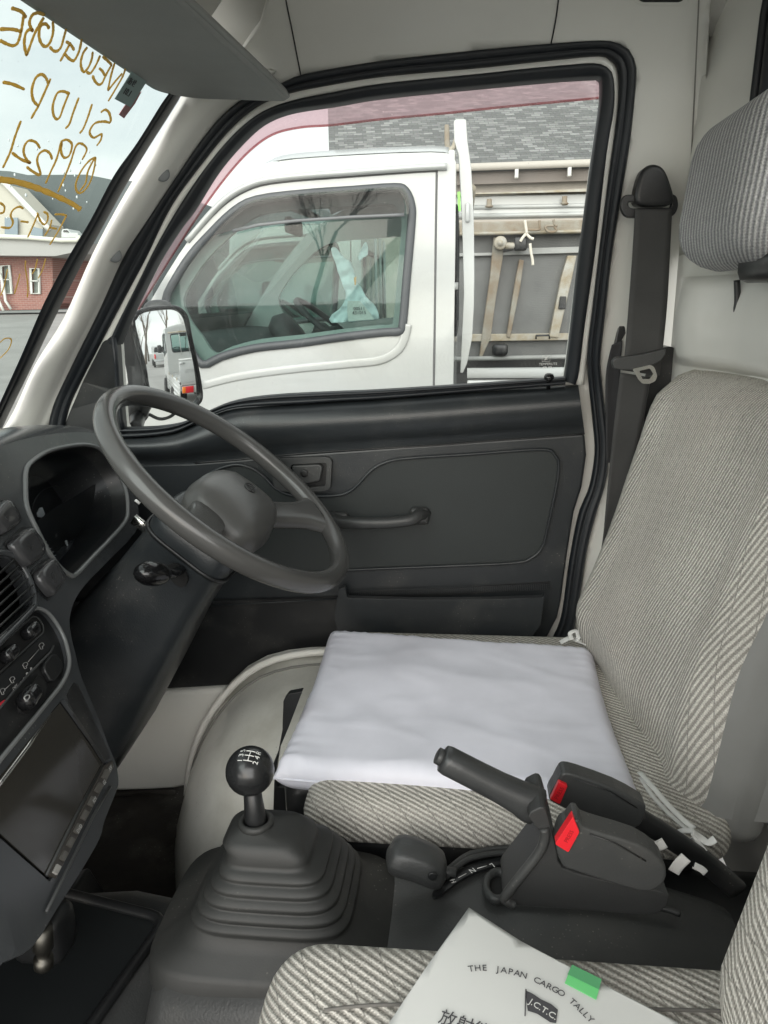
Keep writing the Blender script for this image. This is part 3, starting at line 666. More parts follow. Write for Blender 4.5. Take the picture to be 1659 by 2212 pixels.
# rain drops on the glass
for i in range(26):
    x = random.uniform(5, 235); y = random.uniform(290, 500)
    if x > 120+(500-y)*.55 + 40: continue
    ball('rain_drop', random.uniform(.0006, .0012), mat('water_drop', (.8, .85, .88), .05, spec=1), ws, W(x, y, -.004), sc=(1, 1, 1.6)) if i % 1 == 0 else None
drops = [o for o in scene.objects if o.name.startswith('rain_drop')]
join('rain_drops', drops, ws)
tag(bpy.data.objects['rain_drops'], kind='stuff')
# ---- header, roof lining, sun visor
hz = W(300, 130).z
he_ = [W(*p) for p in ((366, 182), (300, 130), (200, 65), (85, 0))]; he_ += [Vector((he_[-1].x, .3, he_[-1].z)), Vector((he_[-1].x, -.2, he_[-1].z))]
hdr = [[p+Vector(d) for d in ((0, 0, .004), (.012, 0, .014), (.03, 0, .03), (.05, 0, .065), (.09, 0, .11))] for p in he_]
hdr_unused = [[Wp(y, hz+.002)+Vector((.0, 0, 0)), Wp(y, hz)+Vector((.02, 0, .012)), Wp(y, hz)+Vector((.045, 0, .035)), Wp(y, hz)+Vector((.06, 0, .075)), Wp(y, hz)+Vector((.09, 0, .11))] for y in (-.2, .2, .6, .9, 1.03)]
loft('windscreen_header', hdr, HDL, T, thick=.006)
prof = [(1.058, 1.56), (1.035, 1.592), (1.0, 1.622), (.95, 1.645), (.85, 1.662), (.6, 1.672), (.3, 1.672), (.05, 1.66), (-.06, 1.64), (-.10, 1.60), (-.12, 1.56)]
ex = .07
rows = [[Vector((x, y, z+ex*0+.018)) for y, z in prof] for x in [-.36+.071*i for i in range(11)]]
for i, r in enumerate(rows):
    for v in r:
        t = max(0, (-.25-v.x)/.25); v.z -= .05*t*t; 
roof = loft('roof_lining', rows, HDL, T, thick=.012)
for sx in (618, 1207):
    ex_ = {618: [(618, -30), (618, 0), (632, 70), (650, 163)], 1207: [(1208, -30), (1206, 0), (1200, 45), (1190, 96)]}[sx]
    sweep('lining_seam', [rail2(a, b)+Vector((0, -.001, 0)) for a, b in cr2(ex_, 5, False)], .0009, .0012, BLK, side)
sweep('corner_seam', [rail2(a, b)+Vector((0, -.001, 0)) for a, b in [(1509, 0), (1500, 200), (1490, 400), (1482, 600)]], .0008, .001, mat('sealer_line', (.22, .21, .19), .7), side)
rec = panel('belt_guide_recess', rnd([(1362, -60), (1490, -60), (1484, 12), (1470, 16), (1382, 14), (1368, 6)], 10), lambda a, b: rail2(a, b)+Vector((0, -.003, 0)), CRM, side, thick=.004, bev=.001)
panel('recess_hole', rnd([(1374, -60), (1480, -60), (1476, 2), (1466, 8), (1386, 8), (1376, 2)], 8), lambda a, b: rail2(a, b)+Vector((0, -.0045, 0)), BLK, side, thick=.003)
# sun visor : padded board hinged along the header
vt = (615, 213)
VPn = Pl((-.28, 1.0, 1.523), (-.08, 0, 1.0))
VPn.n = Vector((-.08, 0, -1)).normalized(); VPn.p = Vector((-.28, 1.0, 1.523))
def vfn(a, b): return VPn(a, b)
# plan-view outline in world coordinates: x along the truck, y across
vpoly = rnd([(-.375, .40), (-.245, .40), (-.214, .93), (-.212, 1.005), (-.335, 1.012), (-.372, .985)], [.02, .02, .05, .012, .03, .03], 6)
def vw(x, y):
    return Vector((x, y, 1.518-(x+.28)*.08))
bmv = []
vis = panel('sun_visor', vpoly, lambda x, y: vw(x, y), VIS, T, thick=.014, bev=.006, seg=4, eye=(-.2, .5, 1.0))
sweep('visor_hem', [vw(x, y)+Vector((0, 0, .006)) for x, y in vpoly], .0028, .0028, VIS, vis, closed=True, nrm=(0, 0, 1))
sweep('visor_hinge', [Vector((-.36, .37, 1.55)), Vector((-.36, .42, 1.536))], .005, .005, GRP, vis)
# ---- B pillar seat belt
ap = Vector((.245, 1.04, 1.405))
def SB(y): return PY(y)
cover = [(1372, 430), (1375, 405), (1385, 372), (1398, 358), (1412, 354), (1428, 358), (1440, 372), (1450, 398), (1456, 420), (1456, 436), (1440, 444), (1400, 446), (1378, 442)]
sb = panel('seat_belt', cr2(cover, 3), lambda a, b: PY(1.045)(a, b), BLK, T, thick=.03, bev=.010, seg=4)
panel('belt_ring', rnd([(1339, 447), (1346, 420), (1380, 420), (1440, 418), (1462, 420), (1467, 445), (1456, 468), (1400, 471), (1350, 470)], 12), lambda a, b: PY(1.052)(a, b), BLK, sb, holes=[rnd([(1358, 436), (1380, 436), (1446, 434), (1452, 440), (1448, 448), (1366, 450), (1358, 446)], 4)], thick=.009, bev=.003, seg=3)
def strap(name, L, Rr, ys, m, parent, th=.0012):
    Ls = cr2(L, 5, False); Rs = cr2(Rr, 5, False); n = 40; A = along(Ls, n); B = along(Rs, n); rows = []
    for i, (a, b) in enumerate(zip(A, B)):
        t = i/(n-1); k = t*(len(ys)-1); j = min(len(ys)-2, int(k)); y = ys[j]+(ys[j+1]-ys[j])*(k-j)
        pa = PY(y)(*a); pb = PY(y+.004)(*b)
        rows.append([pa.lerp(pb, s/6)+Vector((0, .0015*math.sin(s/6*math.pi), 0)) for s in range(7)])
    return loft(name, rows, m, parent, thick=th)
strap('belt_webbing', [(1372, 452), (1366, 550), (1358, 660), (1349, 770), (1345, 800)], [(1452, 452), (1447, 550), (1441, 660), (1429, 780), (1425, 812)], [1.045, 1.05, 1.06, 1.05, 1.045], BLT, sb)
strap('belt_webbing', [(1340, 805), (1325, 930), (1312, 1060), (1303, 1160), (1292, 1230)], [(1404, 815), (1385, 930), (1360, 1030), (1335, 1120), (1300, 1235)], [1.048, 1.06, 1.08, 1.09, 1.10], BLT, sb)
strap('belt_webbing', [(1322, 745), (1310, 800), (1308, 870), (1310, 1000)], [(1345, 735), (1340, 800), (1340, 870), (1335, 1000)], [1.12, 1.12, 1.12, 1.12], mat('dark_belt_webbing', (.04, .04, .042), .8, bump=.5, bscale=1200), sb)
tg = [(1322, 782), (1330, 772), (1350, 770), (1390, 764), (1420, 757), (1438, 752), (1440, 764), (1428, 780), (1410, 790), (1420, 806), (1418, 820), (1405, 828), (1388, 828), (1378, 818), (1372, 798), (1350, 800), (1326, 797)]
tongue = panel('belt_tongue', rnd(tg[:9]+[(1400, 796), (1372, 800)]+tg[15:], 4), lambda a, b: PY(1.028)(a, b), GRP, sb, thick=.012, bev=.004, seg=3)
bl = [(1366, 797), (1380, 794), (1406, 788), (1414, 794), (1420, 812), (1416, 823), (1404, 829), (1388, 829), (1379, 820)]
panel('tongue_blade', rnd(bl, 4), lambda a, b: PY(1.026)(a, b), CHR, tongue, holes=[rnd([(1381, 801), (1404, 796), (1411, 807), (1403, 819), (1388, 819)], 2)], thick=.002)
panel('belt_bracket', [(1350, 684), (1352, 720), (1330, 760), (1326, 750), (1336, 700)], lambda a, b: PY(1.13)(a, b), BLK, sb, thick=.01, bev=.002)
rcov = [(1427, 752), (1450, 748), (1462, 755), (1466, 790), (1466, 960), (1380, 1010), (1392, 900), (1404, 830)]
panel('retractor_cover', rnd(rcov, 6), lambda a, b: PY(1.085)(a, b), BLK, sb, thick=.04, bev=.006)
# ---- rear wall with window and pressed ledge
RWX = .335
def prof_x(y): return RWX - .05*max(0, min(1, (y-.86)/.20))**2
def zprof(z):
    if z > 1.302: return 0
    if z > 1.285: return .030*(1-((z-1.285)/.017)**2)**.5
    if z > 1.205: return .030+.008*math.sin((1.285-z)/.08*math.pi)
    if z > 1.19: return .030*max(0, (z-1.19)/.015)**.5
    return 0.004
zs = [1.70, 1.6, 1.5, 1.4, 1.33, 1.303, 1.3015, 1.299, 1.295, 1.29, 1.285, 1.27, 1.25, 1.23, 1.21, 1.205, 1.20, 1.195, 1.191, 1.189, 1.15, 1.1, 1.0, .8, .6]
ysr = [1.10, 1.08, 1.065, 1.05, 1.03, 1.0, .97, .94, .90, .86, .8, .7, .6, .4, .2, 0, -.12]
def rwp(y, z): return Vector((prof_x(y)-zprof(z)*min(1, max(0, (1.07-y)/.05)), y, z))
wz0, wz1, wy0, wy1 = 1.33, 1.585, .955, .06
rows = [[rwp(y, z) for y in ysr] for z in zs if z <= 1.33]
rw = loft('rear_wall', rows, CRM, T)
def rw_poly(y, z): return Vector((prof_x(y), y, z))
hole = rnd([(.945, 1.36), (.935, 1.62), (.08, 1.62), (.07, 1.36)], .07)
outer = [(1.10, 1.33), (1.10, 1.72), (-.12, 1.72), (-.12, 1.33)]
panel('rear_wall_upper', outer, rw_poly, CRM, rw, holes=[hole], grid=.04, thick=.02, smooth=True)
sweep('rear_window_seal', [rw_poly(y, z)+Vector((-.004, 0, 0)) for y, z in hole], .012, .010, RUB, rw, closed=True, nrm=(-1, 0, 0))
o2 = rnd([(.962, 1.345), (.952, 1.645), (.06, 1.645), (.05, 1.345)], .08)
sweep('rear_window_moulding', [rw_poly(y, z)+Vector((-.006, 0, 0)) for y, z in o2], .003, .008, RUB, rw, closed=True, nrm=(-1, 0, 0))
panel('rear_window_glass', hole, lambda y, z: rw_poly(y, z)+Vector((.008, 0, 0)), GLS, rw, grid=.05, thick=0)
# hook and tabs on the wall
sweep('parcel_hook', cr([PY(.90)(1592, 605), PY(.90)(1593, 650), PY(.90)(1591, 670), PY(.90)(1596, 690), PY(.90)(1606, 684), PY(.90)(1603, 668)], 5), .0035, .003, BLK, rw)
panel('wall_tab', [(1612, 805), (1668, 812), (1668, 838), (1636, 838), (1612, 822)], lambda a, b: PX(.325)(a, b), CRM, rw, thick=.006, bev=.002)
# ---- dashboard (face leans back and is turned slightly to the driver)
def Dw(y, z, off=0.0):
    yy = max(.40, y)
    x = -.36 - (.158*(yy-.6)+.373*(z-.885))/.928
    return Vector((x, y, z)) + Vector((.928, .158, .373)).normalized()*off
def dz(px, py): p = D(px, py); return (p.y, p.z)
face_px = [(262, 985), (290, 1065), (300, 1110), (292, 1150), (240, 1205), (185, 1262), (160, 1300), (150, 1340), (155, 1380), (162, 1408), (175, 1460), (210, 1545), (235, 1612), (250, 1650), (256, 1687), (250, 1712), (225, 1775), (215, 1812), (170, 1890), (125, 1960), (70, 2045), (10, 2080)]
top_px = [(-60, 1005), (0, 966), (55, 948), (110, 938), (160, 934), (205, 936), (232, 950), (262, 985)]
fo = [dz(*p) for p in cr2(face_px, 3, False)]
yb, zb = fo[-1]
topyz = [dz(*p) for p in cr2(top_px, 4, False)]
outline = fo + [(.36, zb-.0), (.36, .96), (-.12, .96), (-.12, topyz[0][1]-.03), (.30, topyz[0][1]-.03), (.5, topyz[0][1]-.02)] + topyz[:-1]
rec_px = cr2([(55, 1053), (57, 1013), (75, 992), (110, 972), (165, 961), (200, 963), (225, 978), (255, 1020), (272, 1060), (276, 1100), (270, 1128), (235, 1168), (200, 1204), (165, 1240), (150, 1242), (125, 1222), (100, 1185), (75, 1136), (58, 1095)], 3)
vent_px = cr2([(-95, 1330), (-85, 1270), (-40, 1220), (0, 1204), (25, 1213), (45, 1240), (60, 1272), (66, 1298), (57, 1316), (0, 1374), (-50, 1425), (-85, 1420)], 3)
heat_px = cr2([(0, 1380), (66, 1320), (90, 1316), (112, 1333), (135, 1370), (147, 1408), (149, 1440), (135, 1475), (100, 1520), (0, 1642), (-60, 1712), (-110, 1600), (-80, 1470)], 3)
scr_out = rnd([(142, 1502), (247, 1668), (112, 1915), (-40, 1775), (-60, 1760)], 6)
def hy(pl): return [dz(*p) for p in pl]
dash = panel('dashboard', outline, Dw, DSH, T, holes=[hy(rec_px), hy(vent_px), hy(heat_px), hy(rnd([(136, 1508), (240, 1655), (108, 1905), (-30, 1785), (-40, 1725)], 5))], thick=.012, bev=.003, seg=3, grid=.03, smooth=False)
def Do(off): return lambda a, b: D(a, b, off)
def rim(name, px, off, r, m, par): return sweep(name, [D(x, y, off) for x, y in px], r, r, m, par, closed=True, nrm=tuple(D.n), seg=8)
rim('cluster_rim', rec_px, .001, .0030, mat('highlight_rim_plastic', (.16, .165, .165), .2), dash)  # rim colour lightened to paint in the highlight along the recess edge
# instrument recess
rows = [[D(x, y, .0) for x, y in rec_px+[rec_px[0]]]]
cyz = Vector((0, 0, 0))
for p in rows[0]: cyz += p
cyz /= len(rows[0])
for o_, s_ in ((-.02, .97), (-.05, .92), (-.085, .88)):
    rows.append([cyz+(p-cyz)*s_+D.n*o_ for p in rows[0]])
loft('instrument_recess', rows, BLK, dash)
ic = mesh('instrument_cluster', rows[-1][:-1], [tuple(range(len(rows[-1])-1))], BLK, dash)
def Db(off=-.080): return lambda a, b: D(a, b, off)
for (cx, cy, rr) in ((88, 1112, 1.0), (138, 1160, 1.0)):
    nd = [(cx-8, cy-4), (cx-2, cy-15), (cx+4, cy-16), (cx+9, cy-2), (cx+6, cy+5), (cx+10, cy+20), (cx+8, cy+20), (cx+2, cy+6), (cx-6, cy+4)]
    panel('gauge_needle', nd, Db(-.070), mat('faded_gauge_mark', (.60, .62, .62), .6), ic, thick=.001)
for k in range(14):
    t = k/13; x = 96+t*22; y = 1170+t*32
    panel('gauge_scale', [(x, y), (x+5, y-1), (x+5, y), (x, y+1)], Db(-.05), mat('faded_gauge_mark'), ic, thick=.0004) if k % 3 == 0 else None
circ = [(120+55*math.cos(t), 1125+75*math.sin(t)) for t in [2*math.pi*i/40 for i in range(40)]]
sweep('gauge_ring', [D(x, y, -.078) for x, y in circ], .0008, .0008, GRP, ic, closed=True, nrm=tuple(D.n))
lens = mesh('gauge_lens', [cyz+(p-cyz)*.97+D.n*(-.022) for p in rows[0][:-1]], [tuple(range(len(rows[0])-1))], CGL, dash)
# hood over the instruments and the dash top
ty = [Dw(y, z) for y, z in topyz]; ty = [Dw(-.12, topyz[0][1]-.03), Dw(.2, topyz[0][1]-.03), Dw(.45, topyz[0][1]-.022)]+ty
rows = []
for dx, dzz in ((0, 0), (-.006, .005), (-.018, .009), (-.04, .010), (-.10, .004), (-.20, -.02), (-.33, -.06)):
    rows.append([p+Vector((dx, 0, dzz - (0 if dx > -.05 else max(0, p.z-1.095)*.35*(-dx*4)))) for p in ty])
hood = loft('dash_top', rows, DSH, dash)
rowsr = [[p+Vector((dx, dy, 0)) for p in [Dw(*dz(*q)) for q in cr2(face_px[:8], 3, False)]] for dx, dy in ((0, 0), (-.01, .004), (-.03, .006), (-.16, .006))]
loft('dash_end', rowsr, DSH, dash)
# top inner pad (dark line behind hood)
loft('defroster_ledge', [[Vector((-.66, y, 1.085)), Vector((-.70, y, 1.09)), Vector((-.78, y, 1.07))] for y in (-.12, .5, 1.13)], BLK, dash)
# switches
for sw in ([(-28, 1118), (0, 1084), (16, 1092), (31, 1118), (32, 1135), (2, 1156), (-8, 1150), (-26, 1130)],
           [(17, 1173), (50, 1144), (66, 1152), (84, 1180), (85, 1203), (57, 1225), (44, 1222), (22, 1192)],
           [(72, 1239), (96, 1213), (108, 1214), (122, 1235), (132, 1257), (109, 1286), (100, 1289), (78, 1262)]):
    c = (sum(p[0] for p in sw)/8, sum(p[1] for p in sw)/8)
    panel('switch_surround', cr2([(c[0]+(x-c[0])*1.16, c[1]+(y-c[1])*1.12) for x, y in sw], 3), Do(.0015), BLK, dash, thick=.003)
    P0 = [D(x, y, .002) for x, y in cr2(sw, 3)]; cc3 = sum(P0, Vector())/len(P0)
    rws = [P0] + [[cc3+(p-cc3)*s+D.n*h for p in P0] for s, h in ((1.0, .004), (.95, .007), (.84, .009), (.6, .0095), (.3, .0092), (.02, .009))]
    rws[-2] = [p for p in rws[-2]]
    loft('rocker_switch', rws, GLB if False else mat('satin_switch_plastic', (.045, .045, .047), .18), dash, closed=True)
# air vent with slats
vc = D(-18, 1305)
loft('vent_recess', [[D(x, y, 0) for x, y in vent_px+[vent_px[0]]], [vc+(D(x, y, -.02)-vc)*1.0 for x, y in vent_px+[vent_px[0]]], [vc+(D(x, y, -.05)-vc)*.7 for x, y in vent_px+[vent_px[0]]]], BLK, dash)
mesh('vent_back', [D(x, y, -.04) for x, y in vent_px], [tuple(range(len(vent_px)))], BLK, dash)
rim('vent_ring', cr2([(-98, 1330), (-88, 1262), (-40, 1210), (0, 1194), (32, 1203), (53, 1232), (68, 1268), (73, 1302), (62, 1322), (0, 1386), (-50, 1438), (-90, 1430)], 3), .001, .0035, DSH, dash)
av = None
for k in range(7):
    y0 = 1222+k*23
    a = D(-80, y0+88, -.004); b = D(min(62, 18+k*10), y0+0 - (min(62, 18+k*10)-18)*.95, -.004)
    s = sweep('vent_slat', [a, b], .0012, .010, GRP, dash, nrm=tuple((D.n+Vector((0, 0, .5))).normalized()), seg=8)
# heater controls
hp = panel('heater_panel', heat_px, Do(-.006), BLK, dash, thick=.004)
rim('heater_rim', heat_px, .001, .0022, mat('highlight_rim_plastic'), dash)  # same lightened colour, edge highlight painted into the rim
panel('slider_slot', rnd([(-20, 1412), (70, 1331), (82, 1334), (93, 1350), (94, 1366), (-20, 1470)], 5), Do(-.0052), mat('slot_black', (.006, .006, .006), .8), hp, thick=.001)
rim('slider_edge', rnd([(-20, 1412), (70, 1331), (82, 1334), (93, 1350), (94, 1366), (-20, 1470)], 5), -.004, .0009, GRP, hp)
rbox('slider_knob', (.013, .022, .012), .004, GLB, hp, mtx=frame(D(66, 1362, .001), D.n, (0, 0, 1)), n=5)
rbox('slider_knob', (.013, .020, .012), .004, GLB, hp, mtx=frame(D(20, 1412, .001), D.n, (0, 0, 1)), n=5)
lab = panel('label_plate', rnd([(-20, 1480), (92, 1372), (100, 1372), (112, 1392), (110, 1402), (56, 1455), (20, 1498), (-20, 1545)], 4), Do(-.0045), mat('label_black', (.018, .019, .020), .35), hp, thick=.001)
sweep('label_edge', [D(x, y, -.003) for x, y in [(115, 1395), (110, 1408), (60, 1458), (20, 1505), (-20, 1552)]], .0012, .0012, GRP, hp, nrm=tuple(D.n))
def dtx(s, p, h, a=-43, m=WLB): 
    dx = math.cos(R(a)); dy = math.sin(R(a)); textp('heater_marking', s, m, hp, Do(-.003), (p[0]-dx*10, p[1]-dy*10), (p[0]+dx*10, p[1]+dy*10), h, ext=.00012)
IC = mat('dim_marking_grey', (.35, .35, .34), .6)
dtx('OFF', (34, 1486), 9, m=IC)
for (x, y, r) in ((45, 1473, 1.2), (52, 1465, 1.9), (59, 1455, 2.6)):
    panel('heater_marking', [(x+r*math.cos(t), y+r*1.3*math.sin(t)) for t in [i*.785 for i in range(8)]], Do(-.003), IC, hp, thick=.0003)
panel('heater_marking', [(65, 1442), (69, 1441), (71, 1449), (67, 1450)], Do(-.003), IC, hp, thick=.0003)
for (x, y) in ((90, 1395), (55, 1437), (27, 1468), (6, 1493)):
    pts = [(x-3, y-5), (x+3, y-6), (x+5, y-1), (x+1, y+2), (x+3, y+6), (x-2, y+7), (x-4, y+2), (x-6, y)]
    rimo = sweep('heater_marking', [D(a, b, -.003) for a, b in cr2(pts, 2)], .00035, .0003, IC, hp, closed=True, nrm=tuple(D.n), seg=4)
sweep('heater_marking', [D(x, y, -.003) for x, y in [(84, 1403), (61, 1429)]], .0003, .0003, IC, hp, nrm=tuple(D.n), seg=4)
sweep('heater_marking', [D(x, y, -.003) for x, y in [(24, 1477), (12, 1488)]], .0003, .0003, IC, hp, nrm=tuple(D.n), seg=4)
panel('hot_marking', rnd([(-14, 1530), (8, 1512), (14, 1512), (13, 1518), (-12, 1545)], 2), Do(-.0025), mat('hot_red', (.6, .03, .05), .4), hp, thick=.0006)
panel('blank_button', rnd([(96, 1432), (112, 1412), (122, 1411), (137, 1432), (137, 1448), (120, 1470), (112, 1471), (98, 1448)], 8), Do(-.001), BLK, hp, thick=.006, bev=.0015)
panel('fan_slot', rnd([(42, 1520), (82, 1458), (92, 1462), (101, 1480), (100, 1496), (60, 1545), (44, 1538)], 8), Do(-.0035), mat('slot_black'), hp, thick=.003)
rbox('fan_knob', (.016, .028, .016), .006, GLB, hp, mtx=frame(D(64, 1505, .004), D.n, (0, 0, 1)), n=5)
rim('fan_knob_mark', cr2([(52, 1508), (57, 1502), (63, 1502), (63, 1508), (57, 1513)], 3), .0125, .0005, IC, hp)
# screen unit
sq = [(130, 1517), (226, 1650), (100, 1892), (-40, 1760), (-45, 1742)]
hu = panel('screen_unit', rnd([(133, 1508), (244, 1655), (110, 1908), (-50, 1780), (-60, 1730)], 4), Do(-.004), GLB, dash, thick=.02, bev=.002)
panel('screen', rnd([(129, 1519), (225, 1651), (100, 1890), (-50, 1755), (-60, 1740)], 2), Do(-.0025), SCRN, hu, thick=.001)
sweep('screen_bright_edge', [D(x, y, -.002) for x, y in [(-20, 1718), (2, 1689), (60, 1612), (107, 1541)]], .0022, .0015, CHR, hu, nrm=tuple(D.n))
sweep('screen_lower_edge', [D(x, y, -.0018) for x, y in [(222, 1655), (160, 1770), (100, 1892)]], .0016, .0012, GRP, hu, nrm=tuple(D.n))
bs = [(228, 1652), (243, 1642), (247, 1655), (122, 1898), (108, 1888)]
panel('button_strip', bs, Do(.001), mat('strip_grey', (.045, .04, .035), .3), hu, thick=.004, bev=.001)
for k in range(8):
    t = (k+.5)/8; x = 238+(118-238)*t; y = 1655+(1890-1655)*t; dx, dy = -120/8*.30, 235/8*.30
    panel('strip_button', [(x-dx-5, y-dy-1), (x-dx+4, y-dy+5), (x+dx+4, y+dy+5), (x+dx-5, y+dy-1)], Do(.0028), mat('button_face', (.10, .095, .085) if k < 7 else (.3, .3, .28), .3) if k < 7 else mat('button_face_light', (.36, .35, .33), .4), hu, thick=.002, bev=.0004)
for s, p in (('02', (226, 1690)), ('RM', (205, 1728)), ('AV', (239, 1660)), ('DVD', (172, 1790))):
    textp('strip_legend', s, IC, hu, Do(.0033), (p[0]-5, p[1]+9), (p[0]+5, p[1]-9), 6, ext=.0001)
sweep('bezel_line', [D(x, y, .003) for x, y in [(238, 1700), (200, 1765), (150, 1870), (100, 1970)]], .0014, .0014, GRP, dash, nrm=tuple(D.n))
panel('screen_side_trim', [(160, 1475), (168, 1480), (238, 1635), (228, 1646), (150, 1522), (145, 1500)], Do(.001), BLK, dash, thick=.003)
# body of the centre stack going back (its driver-facing side)
st = [D(*p) for p in cr2(face_px[8:], 3, False)]
loft('stack_side', [st, [p+Vector((-.03, .012, -.01)) for p in st], [p+Vector((-.32, .03, -.05)) for p in st]], BLK, dash)
# under-dash panel, closes off the foot well from above
ud = [Vector((-.49, .63, 1.02)), Vector((-.55, 1.14, 1.02)), Vector((-.56, 1.14, .93)), Vector((-.50, .62, .93))]
loft('under_dash_panel', [[Vector((-.47, .60, 1.03)), Vector((-.52, .9, 1.03)), Vector((-.535, 1.14, 1.03))], [Vector((-.475, .60, .98)), Vector((-.525, .9, .98)), Vector((-.54, 1.14, .98))], [Vector((-.53, .60, .88)), Vector((-.56, .9, .88)), Vector((-.58, 1.14, .88))], [Vector((-.78, .60, .84)), Vector((-.78, .9, .84)), Vector((-.78, 1.14, .84))]], BLK, dash)
# ---- fire wall, floor, foot well
mesh('front_bulkhead', [(-.80, -.12, .35), (-.80, 1.16, .35), (-.80, 1.16, 1.10), (-.80, -.12, 1.10)], [(0, 1, 2, 3)], BLK, T)
fl = [[Vector((x, y, .45+.01*math.sin(9*x+4*y))) for y in (-.12, .2, .5, .7, .9, 1.02, 1.16)] for x in (-.82, -.7, -.6, -.5, -.4, -.3, -.1, .1, .3)]
loft('cab_floor', fl, CARP, T)
panel('door_sill', cr2([(60, 1503), (250, 1499), (415, 1492), (540, 1481), (575, 1456), (640, 1430), (720, 1420), (620, 1520), (520, 1600), (440, 1660), (408, 1692), (375, 1705), (250, 1710), (60, 1714)], 2), So(.035), CRM, T, thick=.03, bev=.008, seg=3)
sweep('sill_mat_edge', [S(x, y, .045) for x, y in [(100, 1722), (250, 1716), (330, 1710), (378, 1712)]], .004, .004, CARP, T)
def archz(z): return z if z < .685 else .685+.070*math.tanh((z-.685)/.070)
rows = []
for (y, r) in ((1.10, .340), (1.085, .333), (1.07, .325), (1.0, .321), (.93, .307), (.88, .287), (.84, .262), (.81, .225), (.80, .17), (.795, .08), (.795, .005)):
    rows.append([Vector((-.12+r*math.cos(R(t)), y, archz(.452+r*math.sin(R(t))*(1.0 if t < 180 else .9)))) for t in range(40, 236, 7)])
wa = loft('wheel_arch', rows, mat('scuffed_arch_paint', (.76, .76, .71), .22, bump=.05, bscale=30, var=.4, vscale=7, tint2=(.50, .49, .44), dust=.9, coat=.4), T)
rows = [[Vector((-.12+r*math.cos(R(t)), 1.045, archz(.452+r*math.sin(R(t))))) for t in range(60, 215, 5)] for r in (.327,)]
sweep('arch_seam', rows[0], .0022, .0018, mat('seam_sealer_grey', (.18, .18, .165), .7), wa, nrm=(0, -1, 0))
sweep('arch_lip', [Vector((-.12+(p.x+.12)*1.03, 1.07, .452+(p.z-.452)*1.03)) for p in rows[0]], .006, .006, CRM, wa, nrm=(0, -1, 0))
# scuffs and scratches on the arch
for (x, y, a, b) in ((468, 1775, 5, 24), (520, 1860, 4, 10), (440, 1700, 3, 12)):
    panel('scuff', cr2([(x+a*math.cos(t)*random.uniform(.6, 1.2), y+b*math.sin(t)) for t in [i*.785 for i in range(8)]], 2), lambda p, q: PY(.835)(p, q), mat('scuffed_dirt', (.16, .15, .13), .8), wa, thick=0) if False else None
# pedals glimpse
sweep('pedal_arm', cr([Vector((-.62, .76, .72)), Vector((-.56, .76, .62)), Vector((-.50, .77, .54))], 5), .006, .008, mat('worn_brass_steel', (.30, .26, .16), .4, metal=.8), T)
rbox('pedal_pad', (.018, .07, .055), .005, BLK, T, loc=(-.485, .77, .53), rot=(0, R(-25), 0), n=4)
# ---- tunnel / centre consoles
def sec(x, y0, y1, zt, zb, r=.035, n=6):
    pts = [Vector((x, y0, zb))]
    for i in range(n+1): t = math.pi/2*i/n; pts.append(Vector((x, y0+r-r*math.cos(t)*1.0, zt-r+r*math.sin(t))))
    for i in range(n+1): t = math.pi/2*i/n; pts.append(Vector((x, y1-r+r*math.sin(t), zt-r+r*math.cos(t))))
    pts.append(Vector((x, y1, zb))); return pts
tun = loft('engine_tunnel_cover', [sec(x, y0, y1, zt, .44, r) for x, y0, y1, zt, r in ((-.80, .36, .70, .60, .04), (-.5, .36, .70, .62, .04), (-.44, .37, .70, .64, .05), (-.36, .38, .695, .655, .05), (-.30, .39, .68, .66, .05), (-.26, .40, .67, .64, .05), (-.2, .40, .66, .62, .05), (.34, .40, .66, .62, .05))], GRP, T)
tr_o = rnd([(-.47, .47), (-.33, .45), (-.30, .62), (-.47, .655)], .02)
panel('tray_pocket', tr_o, lambda x, y: Vector((x, y, .662)), mat('tray_black', (.010, .012, .013), .5), tun, thick=.003)
sweep('tray_lip', [Vector((x, y, .664)) for x, y in tr_o], .006, .005, BLK, tun, closed=True, nrm=(0, 0, 1))
# cigarette lighter socket under the screen
lp = PY(.52)(100, 2040); 
lathe('power_socket', [(.001, -.016), (.008, -.016), (.0085, -.002), (.0085, .006), (.0075, .007), (.0058, .008), (.0058, .016), (.0082, .017), (.0082, .026), (.007, .0275), (.001, .0275)], mat('worn_chrome', (.14, .135, .12), .45, metal=1, var=.3, vscale=60), T, mtx=frame(PY(.50)(93, 2035), (0, 1, 0), Vector((-.12, 0, -1))), seg=20)
rbox('socket_bracket', (.05, .04, .05), .01, BLK, T, loc=PY(.55)(95, 2010), n=4)
# gear console block
gcb = loft('gear_console', [sec(x, y0, y1, zt, .46, r) for x, y0, y1, zt, r in ((-.278, .49, .65, .60, .04), (-.272, .48, .66, .68, .05), (-.262, .475, .67, .715, .05), (-.245, .47, .675, .732, .05), (-.1, .465, .675, .737, .05), (-.05, .45, .66, .737, .04), (.06, .44, .65, .74, .03), (.2, .44, .645, .735, .03), (.33, .44, .64, .70, .03))], GRP, T)
gx, gy, gz0 = -.163, .570, .731
def ssec(cx, cy, z, a, b, n=40, e=.45):
    out = []
    for k in range(n):
        t = 2*math.pi*k/n; c, s = math.cos(t), math.sin(t)
        out.append(Vector((cx+a*math.copysign(abs(c)**e, c), cy+b*math.copysign(abs(s)**e, s), z)))
    return out
pr = [(.110, .086, -.020), (.108, .084, .001), (.104, .080, .006), (.084, .066, .013), (.074, .059, .024)]
z = .026; a = .0715
for k in range(5):
    pr += [(a, a*.82, z), (a+.0015, (a+.0015)*.82, z+.0025), (a+.0006, (a+.0006)*.82, z+.0055), (a-.0045, (a-.0045)*.82, z+.0075), (a-.0058, (a-.0058)*.82, z+.0085)]
    z += .0092; a -= .0052 + .0006*k
